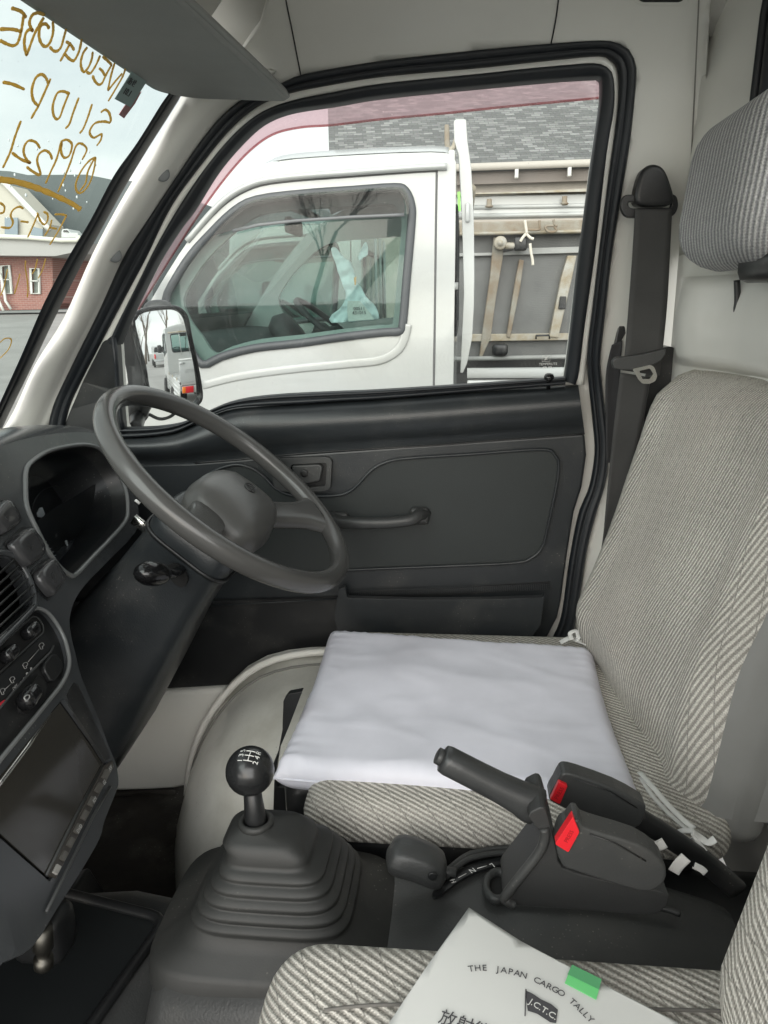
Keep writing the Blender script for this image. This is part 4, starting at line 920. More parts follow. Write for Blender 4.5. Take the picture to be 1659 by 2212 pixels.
pr += [(a, a*.80, z), (a*.98, a*.79, z+.004), (a*.95, a*.76, z+.010), (a*.89, a*.70, z+.016), (a*.78, a*.60, z+.0205), (a*.42, a*.36, z+.023), (.013, .013, z+.025)]
gl = loft('gear_lever', [ssec(gx-(.018 if a_ < .02 else .010 if a_ < .036 else .004 if a_ < .046 else 0), gy, gz0+zz, a_, b_, e=(.42 if a_ > .03 else .6)) for a_, b_, zz in pr], BOOT, T, closed=True)
topz = gz0+z+.025
sweep('boot_collar', [Vector((gx-.018+.0135*math.cos(t), gy+.0135*math.sin(t), topz)) for t in [2*math.pi*i/24 for i in range(24)]], .003, .004, BOOT, gl, closed=True, nrm=(0, 0, 1))
kc = PY(gy)(540, 1665)
sweep('lever_shaft', [Vector((gx-.018, gy, topz-.01)), Vector((gx-.0185, gy, topz+.008)), kc], [.0105, .0095, .0065], [.0105, .0095, .0065], BLK, gl, nrm=(0, 1, 0), seg=16)
KR = .0215
knob = ball('gear_knob', KR, mat('knob_black', (.02, .021, .022), .24, var=.3, vscale=30), gl, (0, 0, 0), mtx=Matrix.Translation(kc))
kd = ((CAM-kc).normalized()*.8 + Vector((0, .1, 1.05))).normalized()
km = frame(kc+kd*KR, Vector((0, 1, 0)).cross(kd), kd)
def onknob(v): d = (v-kc).normalized(); return kc+d*(KR+.00035)
vx = Vector(km.col[0][:3]); vy = Vector(km.col[1][:3])
def kt(s, dx, dy, sz, rot): 
    text('shift_pattern', s, WLB, knob, frame(kc+kd*KR+vx*dx+vy*dy, vx*math.cos(rot)+vy*math.sin(rot), kd), sz, ext=.0001, post=onknob)
for s, dx, dy in (('1', -.0075, -.0055), ('3', -.0075, .000), ('5', -.0075, .0055), ('2', .0075, -.0055), ('4', .0075, 0), ('R', .0075, .0055)):
    kt(s, dx, dy, .0072, R(90))
def kl(p, q):
    pts = [kc+kd*KR+vx*(p[0]+(q[0]-p[0])*i/6)+vy*(p[1]+(q[1]-p[1])*i/6) for i in range(7)]
    sweep('shift_pattern', [onknob(v) for v in pts], .0004, .0003, WLB, knob, nrm=tuple(kd), seg=6)
for yy in (-.0050, 0, .0050): kl((-.0042, yy), (.0042, yy))
kl((0, -.0050), (0, .0050))
# ---- transfer lever with H N L plate
def Cz(off=0.0): return PZ(.7425+off)
pl_ = [(937, 1938), (935, 1926), (960, 1902), (990, 1880), (1030, 1862), (1078, 1852), (1096, 1852), (1096, 1862), (1060, 1872), (1020, 1886), (985, 1906), (955, 1930)]
tl = panel('transfer_lever', cr2(pl_, 2), lambda a, b: Cz(.002)(a, b), BLK, T, thick=.003)
ptx = lambda s, x, y, a: textp('range_lettering', s, WLB, tl, lambda p, q: Cz(.0045)(p, q), (x-8*math.cos(R(a)), y-8*math.sin(R(a))), (x+8*math.cos(R(a)), y+8*math.sin(R(a))), 10, ext=.0001)
ptx('H', 979.5, 1903, 150+180-90+0); ptx('N', 1021, 1881, -25+90-90); ptx('L', 1063, 1869, 160)
for p, q in (((990, 1896), (1007, 1887)), ((1031, 1876), (1052, 1870))):
    sweep('range_lettering', [Cz(.0045)(*p), Cz(.0045)(*q)], .0004, .0003, WLB, tl, nrm=(0, 0, 1), seg=6)
for dd in (0, 10):
    sweep('slot_ridge', cr([Cz(.006)(*p) for p in [(962, 1885+dd), (985, 1864+dd), (1012, 1846+dd), (1050, 1836+dd), (1085, 1832+dd), (1120, 1832+dd)]], 4), .0028, .003, GRP, tl, nrm=(0, 0, 1))
kn = PY(.60)(902, 1858)
kno = rbox('transfer_knob', (.060, .040, .031), .0152, GRP, tl, mtx=Matrix.Translation(kn) @ Matrix.Rotation(R(12), 4, 'Y'), n=8, fn=lambda v: Vector((v.x, v.y, v.z*(1.08-.006/.03*0)-.004*(v.x/.03)**2+(.003 if v.x < 0 else -.004)*abs(v.x)/.03)))
lathe('knob_screw', [(.0042, 0), (.004, .001), (.002, .0005)], BLK, kno, mtx=frame(PY(.578)(934, 1893), (1, 0, 0), (0, -1, 0)), seg=12)
sweep('transfer_arm', [kn+Vector((.02, .0, -.01)), PY(.60)(985, 1885)], .004, .005, GRP, tl)
# ---- hand brake
hbx = [(1176, 1745), (1186, 1770), (1204, 1840), (1216, 1876), (1300, 1900), (1400, 1920), (1445, 1935), (1420, 1975), (1330, 1972), (1200, 1962), (1110, 1956), (1092, 1945), (1090, 1932), (1160, 1842), (1174, 1818), (1172, 1802), (1140, 1765), (1158, 1748)]
hbk = panel('hand_brake', cr2(hbx, 2), lambda a, b: PY(.512)(a, b), mat('bracket_black', (.035, .036, .036), .5, bump=.3, bscale=700, var=.2, bdist=.0005), T, thick=.045, bev=.006, seg=3)
sweep('bracket_lip', [PY(.511)(x, y) for x, y in cr2([(1175, 1790), (1177, 1808), (1162, 1845), (1094, 1932), (1096, 1946), (1112, 1955)], 4, False)], .004, .004, GRP, hbk)
g0, g1 = PY(.535)(955, 1637), PY(.535)(1160, 1742)
ax = (g1-g0)
pts = [g0+ax*t for t in (0, .01, .06, .2, .4, .6, .8, .92, 1.0, 1.03)]
sweep('brake_grip', pts, [.006, .0100, .0108, .0108, .0108, .0112, .0128, .0155, .0150, .008], [.007, .0105, .0115, .0115, .0118, .012, .0125, .013, .012, .009], mat('grip_black', (.045, .047, .048), .36, bump=.3, bscale=600, var=.3, vscale=18, bdist=.0005), hbk, seg=16, sq=.8)
sweep('brake_button', [g0-ax*.055, g0-ax*.05, g0+ax*.01], [.0055, .0068, .0068], [.0055, .0068, .0068], GRP, hbk, seg=14)
hole_px = cr2([(1050, 1918), (1054, 1898), (1068, 1886), (1085, 1886), (1096, 1900), (1098, 1920), (1090, 1938), (1072, 1944), (1056, 1934)], 3)
panel('lever_opening', hole_px, lambda a, b: Cz(.0015)(a, b), mat('slot_black'), gcb, thick=.001)
sweep('opening_lip', [Cz(.003)(x, y) for x, y in hole_px], .004, .005, GRP, gcb, closed=True, nrm=(0, 0, 1))
sweep('console_edge_lip', cr([Cz(.002)(x, y) for x, y in [(1098, 1946), (1180, 1949), (1300, 1948), (1420, 1960), (1470, 1975)]], 4), .003, .003, GRP, gcb, nrm=(0, 0, 1))
# ---- buckles
def buckle(out_px, red_px, y, th, edge_px):
    out_px = [(a, c+(10 if c < 1800 and y < .55 or c < 1730 and y > .55 else 0)) for a, c in out_px]; edge_px = [(a, c+10) for a, c in edge_px]
    b = panel('belt_buckle', cr2(out_px, 2), lambda a, c: PY(y)(a, c), GRP, T, thick=th, bev=.007, seg=4)
    panel('release_button', rnd(red_px, 4), lambda a, c: PY(y-.0035)(a, c), RED, b, thick=.008, bev=.0015, seg=2)
    rc = (sum(p[0] for p in red_px)/4, sum(p[1] for p in red_px)/4)
    textp('press_lettering', 'PRESS', mat('dark_red_lettering', (.35, .008, .012), .5), b, lambda a, c: PY(y-.0037)(a, c), (rc[0]-7, rc[1]+12), (rc[0]+7, rc[1]-12), 9, ext=.0001)
    sweep('buckle_seam', [PY(y-.0005)(*p) for p in edge_px], .0007, .0007, BLK, b)
    return b
b1 = buckle([(1202, 1835), (1212, 1800), (1226, 1780), (1240, 1762), (1252, 1763), (1262, 1777), (1300, 1790), (1380, 1825), (1425, 1856), (1440, 1880), (1436, 1905), (1415, 1922), (1380, 1926), (1300, 1902), (1240, 1882), (1216, 1872)],
            [(1199, 1824), (1238, 1764), (1252, 1798), (1228, 1842)], .497, .022, [(1274, 1792), (1330, 1812), (1395, 1850)])
b2 = buckle([(1185, 1715), (1198, 1690), (1212, 1664), (1222, 1660), (1250, 1666), (1330, 1695), (1380, 1722), (1396, 1745), (1388, 1775), (1370, 1790), (1300, 1780), (1230, 1752), (1200, 1738)],
            [(1188, 1728), (1208, 1689), (1227, 1698), (1210, 1739)], .575, .019, [(1240, 1672), (1320, 1700), (1375, 1735)])
sweep('buckle_stalk', cr([PY(.59)(x, y) for x, y in [(1370, 1762), (1450, 1812), (1530, 1868), (1592, 1922)]], 4), .0095, .005, BLK, b2, seg=12, sq=.6)
# ---- steering wheel and column
WC = Vector((-.287, .902, 1.060)); wa_, wb_, wr_ = .70, .014, .172
U_ = Vector((-math.cos(wa_)*math.cos(wb_), -math.cos(wa_)*math.sin(wb_), math.sin(wa_))); V_ = Vector((-math.sin(wb_), math.cos(wb_), 0)); Nw = V_.cross(U_)
if Nw.z < 0: Nw = -Nw
def wp(t, r, h=0): return WC+U_*(r*math.cos(t))+V_*(r*math.sin(t))+Nw*h
sw_ = sweep('steering_wheel', [wp(2*math.pi*i/96, wr_) for i in range(96)], .0122, .0130, WHE, T, closed=True, nrm=tuple(Nw), seg=20, sq=.92)
for i in range(0):
    pass
MW = frame(WC+Nw*-.018, -V_, Nw)        # local x = -V, z = normal, y = plane up
MW = Matrix((V_, U_, Nw)).transposed().to_4x4(); MW.translation = WC-U_*.020+Nw*(-.032)
hub = rbox('hub_pad', (.150, .118, .055), .0265, mat('hub_vinyl', (.090, .089, .086), .36, bump=.3, bscale=500, var=.1, vscale=20, bdist=.0004), sw_, mtx=MW, n=10, fn=lambda v: Vector((v.x*(1-.10*(v.y/.06)), v.y*(1-.25*(v.x/.075)**2), v.z*(1+.0)+(.012*(1-(v.x/.075)**2)*(1-(v.y/.06)**2) if v.z > 0 else 0))))
for sgn in (1, -1):
    ts = math.pi - R(47) if sgn > 0 else -R(96)
    a = wp(ts, .035, -.030); b = wp(ts, .085, -.024); c = wp(ts, .130, -.012); d = wp(ts, .165, -.001)
    sweep('spoke', cr([a, b, c, d], 6), [.030-.008*math.sin(math.pi*i/18)+(.010*max(0, i-13)/5) for i in range(19)], [.014-.004*i/18 for i in range(19)], WHE, sw_, nrm=tuple(Nw), seg=16, sq=.7)
ew = frame(WC-U_*.020+V_*.014+Nw*.0078, V_, Nw)
em = [ew @ Vector((.0115*math.cos(t), .0078*math.sin(t), 0)) for t in [2*math.pi*i/36 for i in range(36)]]
sweep('hub_emblem', em, .0006, .0008, BLK, hub, closed=True, nrm=tuple(Nw), seg=6)
sweep('hub_emblem', [ew @ Vector(p) for p in ((-.006, -.005, .0002), (.001, .0055, .0002), (.006, -.004, .0002), (-.002, -.0035, .0002))], .0006, .0006, BLK, hub, nrm=tuple(Nw), seg=6)
# column cowl
def csec(s, wv, wu, sh=0): 
    c = WC - Nw*s + U_*sh; out = []
    for k in range(32):
        t = 2*math.pi*k/32; cc, ss = math.cos(t), math.sin(t); e = .45
        out.append(c+V_*wv*math.copysign(abs(cc)**e, cc)+U_*wu*math.copysign(abs(ss)**e, ss))
    return out
col = loft('steering_column', [csec(.052, .030, .030, -.01), csec(.052, .052, .050, -.01), csec(.062, .060, .058, -.01), csec(.085, .062, .060, -.01), csec(.10, .058, .058, -.01), csec(.16, .062, .062, -.012), csec(.25, .072, .075, -.016), csec(.36, .085, .09, -.02), csec(.46, .09, .10, -.02)], PLA, T, closed=True, capends=True)
sweep('collar_ring', [p for p in csec(.090, .0625, .0615, -.01)], .002, .003, BLK, col, closed=True, nrm=tuple(Nw))
sk0 = PY(.838)(384, 1244)
panel('stalk_slot', cr2([(360, 1228), (368, 1218), (385, 1221), (402, 1240), (405, 1256), (396, 1268), (382, 1265), (366, 1248)], 3), lambda a, b: PY(.836)(a, b), mat('slot_black'), col, thick=.004)
s1 = PY(.80)(372, 1240); s2 = PY(.765)(332, 1239)
stk = sweep('indicator_stalk', [sk0+Vector((0, .03, 0)), s1, s2], .006, .006, GLB, col)
ball('stalk_knob', .019, GLB, stk, (0, 0, 0), mtx=frame(PY(.76)(330, 1239), s2-s1, (0, 0, 1)) @ Matrix.Diagonal((1.35, .95, .74, 1)))
ig = sweep('ignition_switch', [PY(.87)(288, 1121), PY(.87)(318, 1142)], .0065, .004, CHR, col, seg=10, sq=.5)
sweep('hazard_stalk', [PY(.95)(292, 1080), PY(.95)(302, 1088)], .002, .002, WLB, col)
# ---- driver seat
def rib_uv(ax, ay, az):      # rib phase along a fixed direction of the seat
    def f(co): return (co.x*ax[0]+co.y*ax[1]+co.z*ax[2], co.x*ay[0]+co.y*ay[1]+co.z*ay[2])
    return f
ua, ub = (math.sin(R(33)), math.cos(R(33)), .80), (math.cos(R(33)), -math.sin(R(33)), -.4)
cush_uv = lambda co: (co.x*ua[0]+co.y*ua[1]+co.z*ua[2], co.x*ub[0]+co.y*ub[1]+co.z*ub[2])
dsb = rbox('driver_seat', (.40, .405, .13), .02, BLK, T, loc=(.045, .875, .675), n=5)
def puff(sx, sy, sz, k=.008):
    def f(v):
        if v.z > 0: v.z += k*(1-(2*v.x/sx)**4)*(1-(2*v.y/sy)**4)
        return v
    return f
cush = rbox('seat_cushion', (.435, .435, .056), .024, FAB, dsb, loc=(.055, .872, .758), n=14, fn=puff(.435, .435, .056, .003), uv=cush_uv)
rbox('seat_riser', (.05, .24, .13), .018, BLK, dsb, loc=PY(.83)(648, 1568)+Vector((.028, 0, -.062)), n=5)
rbox('seat_rail', (.42, .02, .03), .006, BLK, dsb, loc=(.03, .67, .62), n=3)
# backrest: front cloth grid between measured far and near edges
farE = [PY(1.045)(x, y) for x, y in [(1280, 1405), (1258, 1345), (1257, 1298), (1290, 1228), (1318, 1160), (1340, 1098), (1364, 1022), (1388, 948), (1408, 885), (1428, 843), (1442, 826)]]
nearp = [PY(.68)(x, y) for x, y in [(1508, 1752), (1524, 1742), (1542, 1680), (1562, 1600), (1600, 1455), (1659, 1330)]]
dirn = (nearp[-1]-nearp[-3]); 
while nearp[-1].z < 1.15: nearp.append(nearp[-1]+Vector((.011, .004, .045)))
def arc3(P, n):
    L = [0]
    for i in range(1, len(P)): L.append(L[-1]+(P[i]-P[i-1]).length)
    out = []; j = 0
    for k in range(n):
        s = L[-1]*k/(n-1)
        while j < len(L)-2 and L[j+1] < s: j += 1
        out.append(P[j].lerp(P[j+1], (s-L[j])/(L[j+1]-L[j]+1e-9)))
    return out
NT, NS = 26, 22
fa = arc3(cr(farE, 4), NT); ne = arc3(cr(nearp, 4), NT); rows = []
for i in range(NT):
    t = i/(NT-1); r = []
    for k in range(NS):
        s = k/(NS-1); p = fa[i].lerp(ne[i], s)
        bow = .030*(math.sin(math.pi*s)**.5)*(.55+.45*math.sin(math.pi*min(1, t+.15)))
        bol = .012*math.exp(-((s-.90)/.07)**2)+.010*math.exp(-((s-.08)/.06)**2)
        p = p + Vector((-(bow*.55+bol), 0, .25*bow*.2)); 
        if t > .94: p.x += .006*((t-.94)/.06)**2
        r.append(p)
    rows.append(r)
# close over the top
for k_, (dx, dzz) in enumerate(((.010, .010), (.030, .018), (.055, .016), (.075, .004), (.080, -.03))):
    rows.append([p+Vector((dx, 0, dzz)) for p in rows[NT-1]])
NR = len(rows)
# side returns (far: under the cloth edge, near: grey vinyl)
for i, r in enumerate(rows):
    dn = min(.10, .09) if i < NT else max(.0, .09-(r[0].x-rows[NT-1][0].x))
    a, b = r[0], r[-1]
    r.insert(0, a+Vector((.018, .012, 0))); r.insert(0, a+Vector((max(.02, dn), .016, 0)))
    r.append(b+Vector((.014, -.010, 0))); r.append(b+Vector((max(.02, dn), -.014, 0)))
back = loft('seat_backrest', rows, [FAB, VEN], dsb)
NC = len(rows[0])
for p in back.data.polygons:
    i, k = divmod(p.index, NC-1)
    if k >= NC-3: p.material_index = 1
ul = back.data.uv_layers.new(name='rib')
# ribs drawn on the unrolled cloth
def st_of(vi):
    i, k = divmod(vi, NC); t = min(1.0, i/(NT-1)) + max(0, i-NT+1)*.04; s = (k-2)/(NS-1); s = max(-.08, min(1.08, s))
    sm, tm = s*.46, t*.42
    bend = .10*max(0, s-.72)**1.3*(1.6-t)
    u = sm*.90*math.cos(R(22)) - tm*1.0*math.sin(R(22))*-1*-1*-.0
    # rib direction rises steeply and drifts towards the camera side
    u = sm*.93 - tm*.36 - bend*.6*(1.1-t)*1.0
    v = tm*.93 + sm*.36
    return u, v
for l in back.data.loops: ul.data[l.index].uv = st_of(l.vertex_index)
# vinyl side/back shell seen at the near side
rbox('seat_back_shell', (.055, .385, .42), .02, VEN, dsb, loc=(.305, .86, .955), rot=(0, R(8), 0), n=5)
rbox('rear_floor_box', (.18, .34, .24), .03, BLK, T, loc=(.27, .52, .60), n=5)
# head restraint
hrc = Vector((.292, .845, 1.383))
head_uv = lambda co: (co.y*.55-co.x*.95+co.z*.10, co.z)
hr_ = rbox('head_restraint', (.100, .255, .158), .047, FABG, dsb, loc=hrc, rot=(0, R(6), 0), n=18, uv=head_uv)
rbox('restraint_bracket', (.05, .10, .03), .01, BLK, dsb, loc=hrc+Vector((.0, -.075, -.078)), n=4)
for yy in ():  sweep('restraint_post', [hrc+Vector((.01, yy, -.06)), hrc+Vector((-.002, yy, -.22))], .0055, .0055, CHR, dsb)
# ---- passenger seat
psb = rbox('passenger_seat', (.40, .44, .16), .02, BLK, T, loc=(.06, .20, .66), n=5)
rbox('seat_cushion', (.415, .485, .085), .0424, FAB, psb, loc=(.070, .222, .787), n=24, fn=puff(.425, .475, .085, .006), uv=cush_uv)
pb_uv = lambda co: (co.z*.97-co.y*.16, co.y)
pb = rbox('seat_backrest', (.10, .43, .46), .045, FAB, psb, loc=(.236, .188, 1.07), rot=(0, R(11), 0), n=12, uv=pb_uv)
panel('seat_riser', rnd([(612, 1514), (622, 1500), (653, 1494), (622, 1575), (588, 1655), (600, 1700), (640, 1700), (640, 1760), (590, 1760), (592, 1690), (602, 1625), (610, 1576)], 3), lambda a, b: PY(.782)(a, b), BLK, dsb, thick=.01, bev=.002)
sweep('seat_piping', cr([PZ(.836)(x, y) for x, y in [(700, 2182), (790, 2172), (900, 2170), (1100, 2174), (1400, 2180), (1659, 2186)]], 4), .0012, .0012, mat('piping_grey', (.13, .125, .115), .8), psb, nrm=(0, 0, 1))
# ================================================================== LOOSE THINGS IN THE CAB
# white cushion pad
zt_ = .806
cP = [PZ(zt_)(711, 1353), PZ(zt_)(1281, 1393), PZ(zt_-.010)(1398, 1736), PZ(zt_-.004)(590, 1650)]
def padpt(u, v, side):
    p = cP[0].lerp(cP[1], u).lerp(cP[3].lerp(cP[2], u), v)
    c = (cP[0]+cP[1]+cP[2]+cP[3])/4
    eu, ev = min(u, 1-u), min(v, 1-v); e = min(eu, ev)
    th = .021*(1-(1-min(1, eu/.07))**2.6)**.5*(1-(1-min(1, ev/.07))**2.6)**.5
    pinch = .010*(4*(u-.5)**2-1)*(1 if ev < .04 else 0)*0
    n1 = noise.noise(Vector((u*4, v*4, 1)))*.0030 + (1-abs(noise.noise(Vector((u*3.1+1, v*5.3, 9)))*2))**6*.0010 + noise.noise(Vector((u*13, v*9, 5)))*.0012
    wr_ = .0012*math.sin(u*130+6*noise.noise(Vector((u*6, v*6, 2))))*math.exp(-ev/.05) + .0012*math.sin(v*120)*math.exp(-eu/.05)
    cx = (p-c); k = .012*math.exp(-((e)/.02))*0
    z = p.z - .018
    q = Vector((p.x, p.y, z + side*th + (n1+wr_ if side > 0 else 0)*(1 if e > .002 else 0)))
    # corners reach out, edges drawn in a little
    m = .006*(math.sin(math.pi*u) if ev < eu else math.sin(math.pi*v))*(1-min(1, e/.08))
    d = Vector((cx.x, cx.y, 0)).normalized(); q -= d*m
    return q
nn = 72
us = [0.0]+[.5-.5*math.cos(math.pi*i/nn)*1.0 for i in range(1, nn)]+[1.0]
vs = [padpt(u, v, 1) for v in us for u in us]; k0 = len(vs); vs += [padpt(u, v, -1) for v in us for u in us]
fs = []; m_ = nn+1
for j in range(nn):
    for i in range(nn):
        a = j*m_+i; fs.append((a, a+m_, a+m_+1, a+1)); fs.append((k0+a, k0+a+1, k0+a+m_+1, k0+a+m_))
pad = mesh('cushion_pad', vs, fs, PAD, None, True)
bm = bmesh.new(); bm.from_mesh(pad.data); bmesh.ops.remove_doubles(bm, verts=bm.verts, dist=.0002); bmesh.ops.recalc_face_normals(bm, faces=bm.faces); bm.to_mesh(pad.data); bm.free()
for p in pad.data.polygons: p.use_smooth = True
tag(pad, 'square white cloth cushion with tie strings lying on the driver seat', 'cushion')
bd = []
for i in range(161):
    t = i/160*4; k = int(t) % 4; f = t-int(t); u, v = [(f, 0), (1, f), (1-f, 1), (0, 1-f)][k]; bd.append(padpt(u, v, 0)+Vector((0, 0, -.0)))
sweep('seam_piping', bd[:-1], .0014, .0014, PAD, pad, closed=True, nrm=(0, 0, 1), seg=6)
RBN = mat('white_ribbon', (.72, .72, .70), .7, bump=.3, bscale=900)
def ribbon(px, w=.0035, y=None, z=None, nrm=(0, -.3, 1)):
    P = [(PY(a[2]) if len(a) > 2 else PZ(.79))(a[0], a[1]) for a in px]
    return sweep('tie_string', cr(P, 5), w, .0007, RBN, pad, nrm=nrm, seg=8, sq=.6)
ribbon([(1270, 1392, 1.0), (1250, 1384, 1.02), (1232, 1378, 1.03), (1210, 1388, 1.03)], .0045)
ribbon([(1236, 1382, 1.02), (1232, 1368, 1.03), (1246, 1363, 1.03), (1250, 1378, 1.02)], .0035)
ribbon([(1246, 1384, 1.02), (1254, 1372, 1.02), (1256, 1358, 1.02)], .0025)
ribbon([(1382, 1668, .69), (1410, 1700, .66), (1440, 1735, .64), (1475, 1770, .62), (1500, 1790, .61)], .0028)
ribbon([(1384, 1680, .69), (1412, 1722, .66), (1450, 1762, .64), (1492, 1798, .61)], .0022)
ribbon([(1496, 1794, .605), (1470, 1796, .61), (1462, 1812, .61), (1480, 1820, .61), (1500, 1806, .60)], .0030)
ribbon([(1496, 1796, .60), (1515, 1810, .60), (1530, 1820, .595), (1545, 1812, .595)], .0035)
ribbon([(1497, 1798, .60), (1512, 1825, .595), (1522, 1840, .59)], .0032)
ribbon([(1402, 1832, .575), (1420, 1828, .57), (1436, 1820, .57)], .0045, nrm=(0, -1, .6))
ribbon([(1455, 1884, .55), (1466, 1868, .55), (1482, 1852, .55)], .0048, nrm=(0, -1, .6))
ribbon([(1500, 1870, .56), (1516, 1878, .56), (1524, 1886, .56)], .0030, nrm=(0, -1, .6))
# paper sheet on the passenger seat
PS = Pl((.08, .30, .846), (-.02, -.06, 1))
pcor = [(1010, 1964), (1078, 2006), (1126, 2035), (1300, 2120), (1480, 2212), (1640, 2300), (1300, 2480), (900, 2430), (780, 2300), (838, 2212), (940, 2060)]
def pf(a, b, o=0):
    p = PS(a, b, o); return p + Vector((0, 0, .0018*math.sin(p.x*30+p.y*18)))
paper = panel('paper_sheet', [(1013, 1964), (1126, 2035), (1297, 2120), (1470, 2206), (1640, 2292), (1480, 2460), (960, 2470), (760, 2330), (836, 2212), (925, 2085)], lambda a, b: pf(a, b), PAP, None, grid=22, thick=.0004, smooth=True)
tag(paper, 'white printed cargo tally sheet with green tape lying on the passenger seat', 'paper')
gt_ = panel('green_tape', [(1236, 2082), (1300, 2112), (1288, 2158), (1220, 2124)], lambda a, b: pf(a, b, .0012), GRN, paper, thick=.0004)
panel('tape_edge', [(1236, 2082), (1300, 2112), (1294, 2135), (1226, 2104)], lambda a, b: pf(a, b, .0018), mat('green_tape_dark', (.10, .36, .16), .35), paper, thick=.0002)
arc = [(1002, 2099), (1050, 2096), (1105, 2104), (1150, 2117), (1182, 2132), (1220, 2152), (1252, 2180), (1272, 2200), (1296, 2222), (1325, 2255), (1350, 2290)]
def arcpt(s):
    P = cr2(arc, 8, False); L = [0]
    for i in range(1, len(P)): L.append(L[-1]+math.dist(P[i-1], P[i]))
    s = min(L[-1]*.999, s); j = next(i for i in range(1, len(L)) if L[i] >= s); t = (s-L[j-1])/(L[j]-L[j-1]); a, b = P[j-1], P[j]
    return (a[0]+(b[0]-a[0])*t, a[1]+(b[1]-a[1])*t), (b[0]-a[0], b[1]-a[1])
adv = {'I': .35, ' ': .42, 'L': .85, 'J': .8, 'W': 1.3, 'M': 1.2}
s = 8; words = 'THE JAPAN CARGO TALLY CO.,LTD.'; fn_ = lambda a, b: pf(a, b, .0011)
spc = [1.0]*len(words)
for ch in words:
    a_ = adv.get(ch, 1.0)*14.6 if ch != ' ' else 16
    if ch != ' ':
        (x, y), (dx, dy) = arcpt(s+a_/2); L = math.hypot(dx, dy); dx, dy = dx/L, dy/L
        textp('arched_print', ch, INK, paper, fn_, (x-dx*8, y-dy*8), (x+dx*8, y+dy*8), 13, ext=.0001)
    s += a_
flag = [(1136, 2144), (1150, 2150), (1168, 2162), (1190, 2172), (1205, 2184), (1203, 2198), (1201, 2214), (1188, 2212), (1160, 2194), (1140, 2188), (1137, 2168)]
panel('flag_print', flag, lambda a, b: pf(a, b, .0010), INK, paper, thick=.0001)
sweep('flag_print', [pf(1136, 2141, .0012), pf(1134, 2200, .0012)], .0005, .0001, INK, paper, nrm=(0, 0, 1), seg=4)
textp('flag_lettering', 'J.C.T.C.', PAP, paper, lambda a, b: pf(a, b, .0014), (1143, 2166), (1203, 2203), 13, ext=.0001)
textp('form_title', '放射能検査', INK, paper, fn_, (962, 2202), (1120, 2262), 26, ext=.0001)

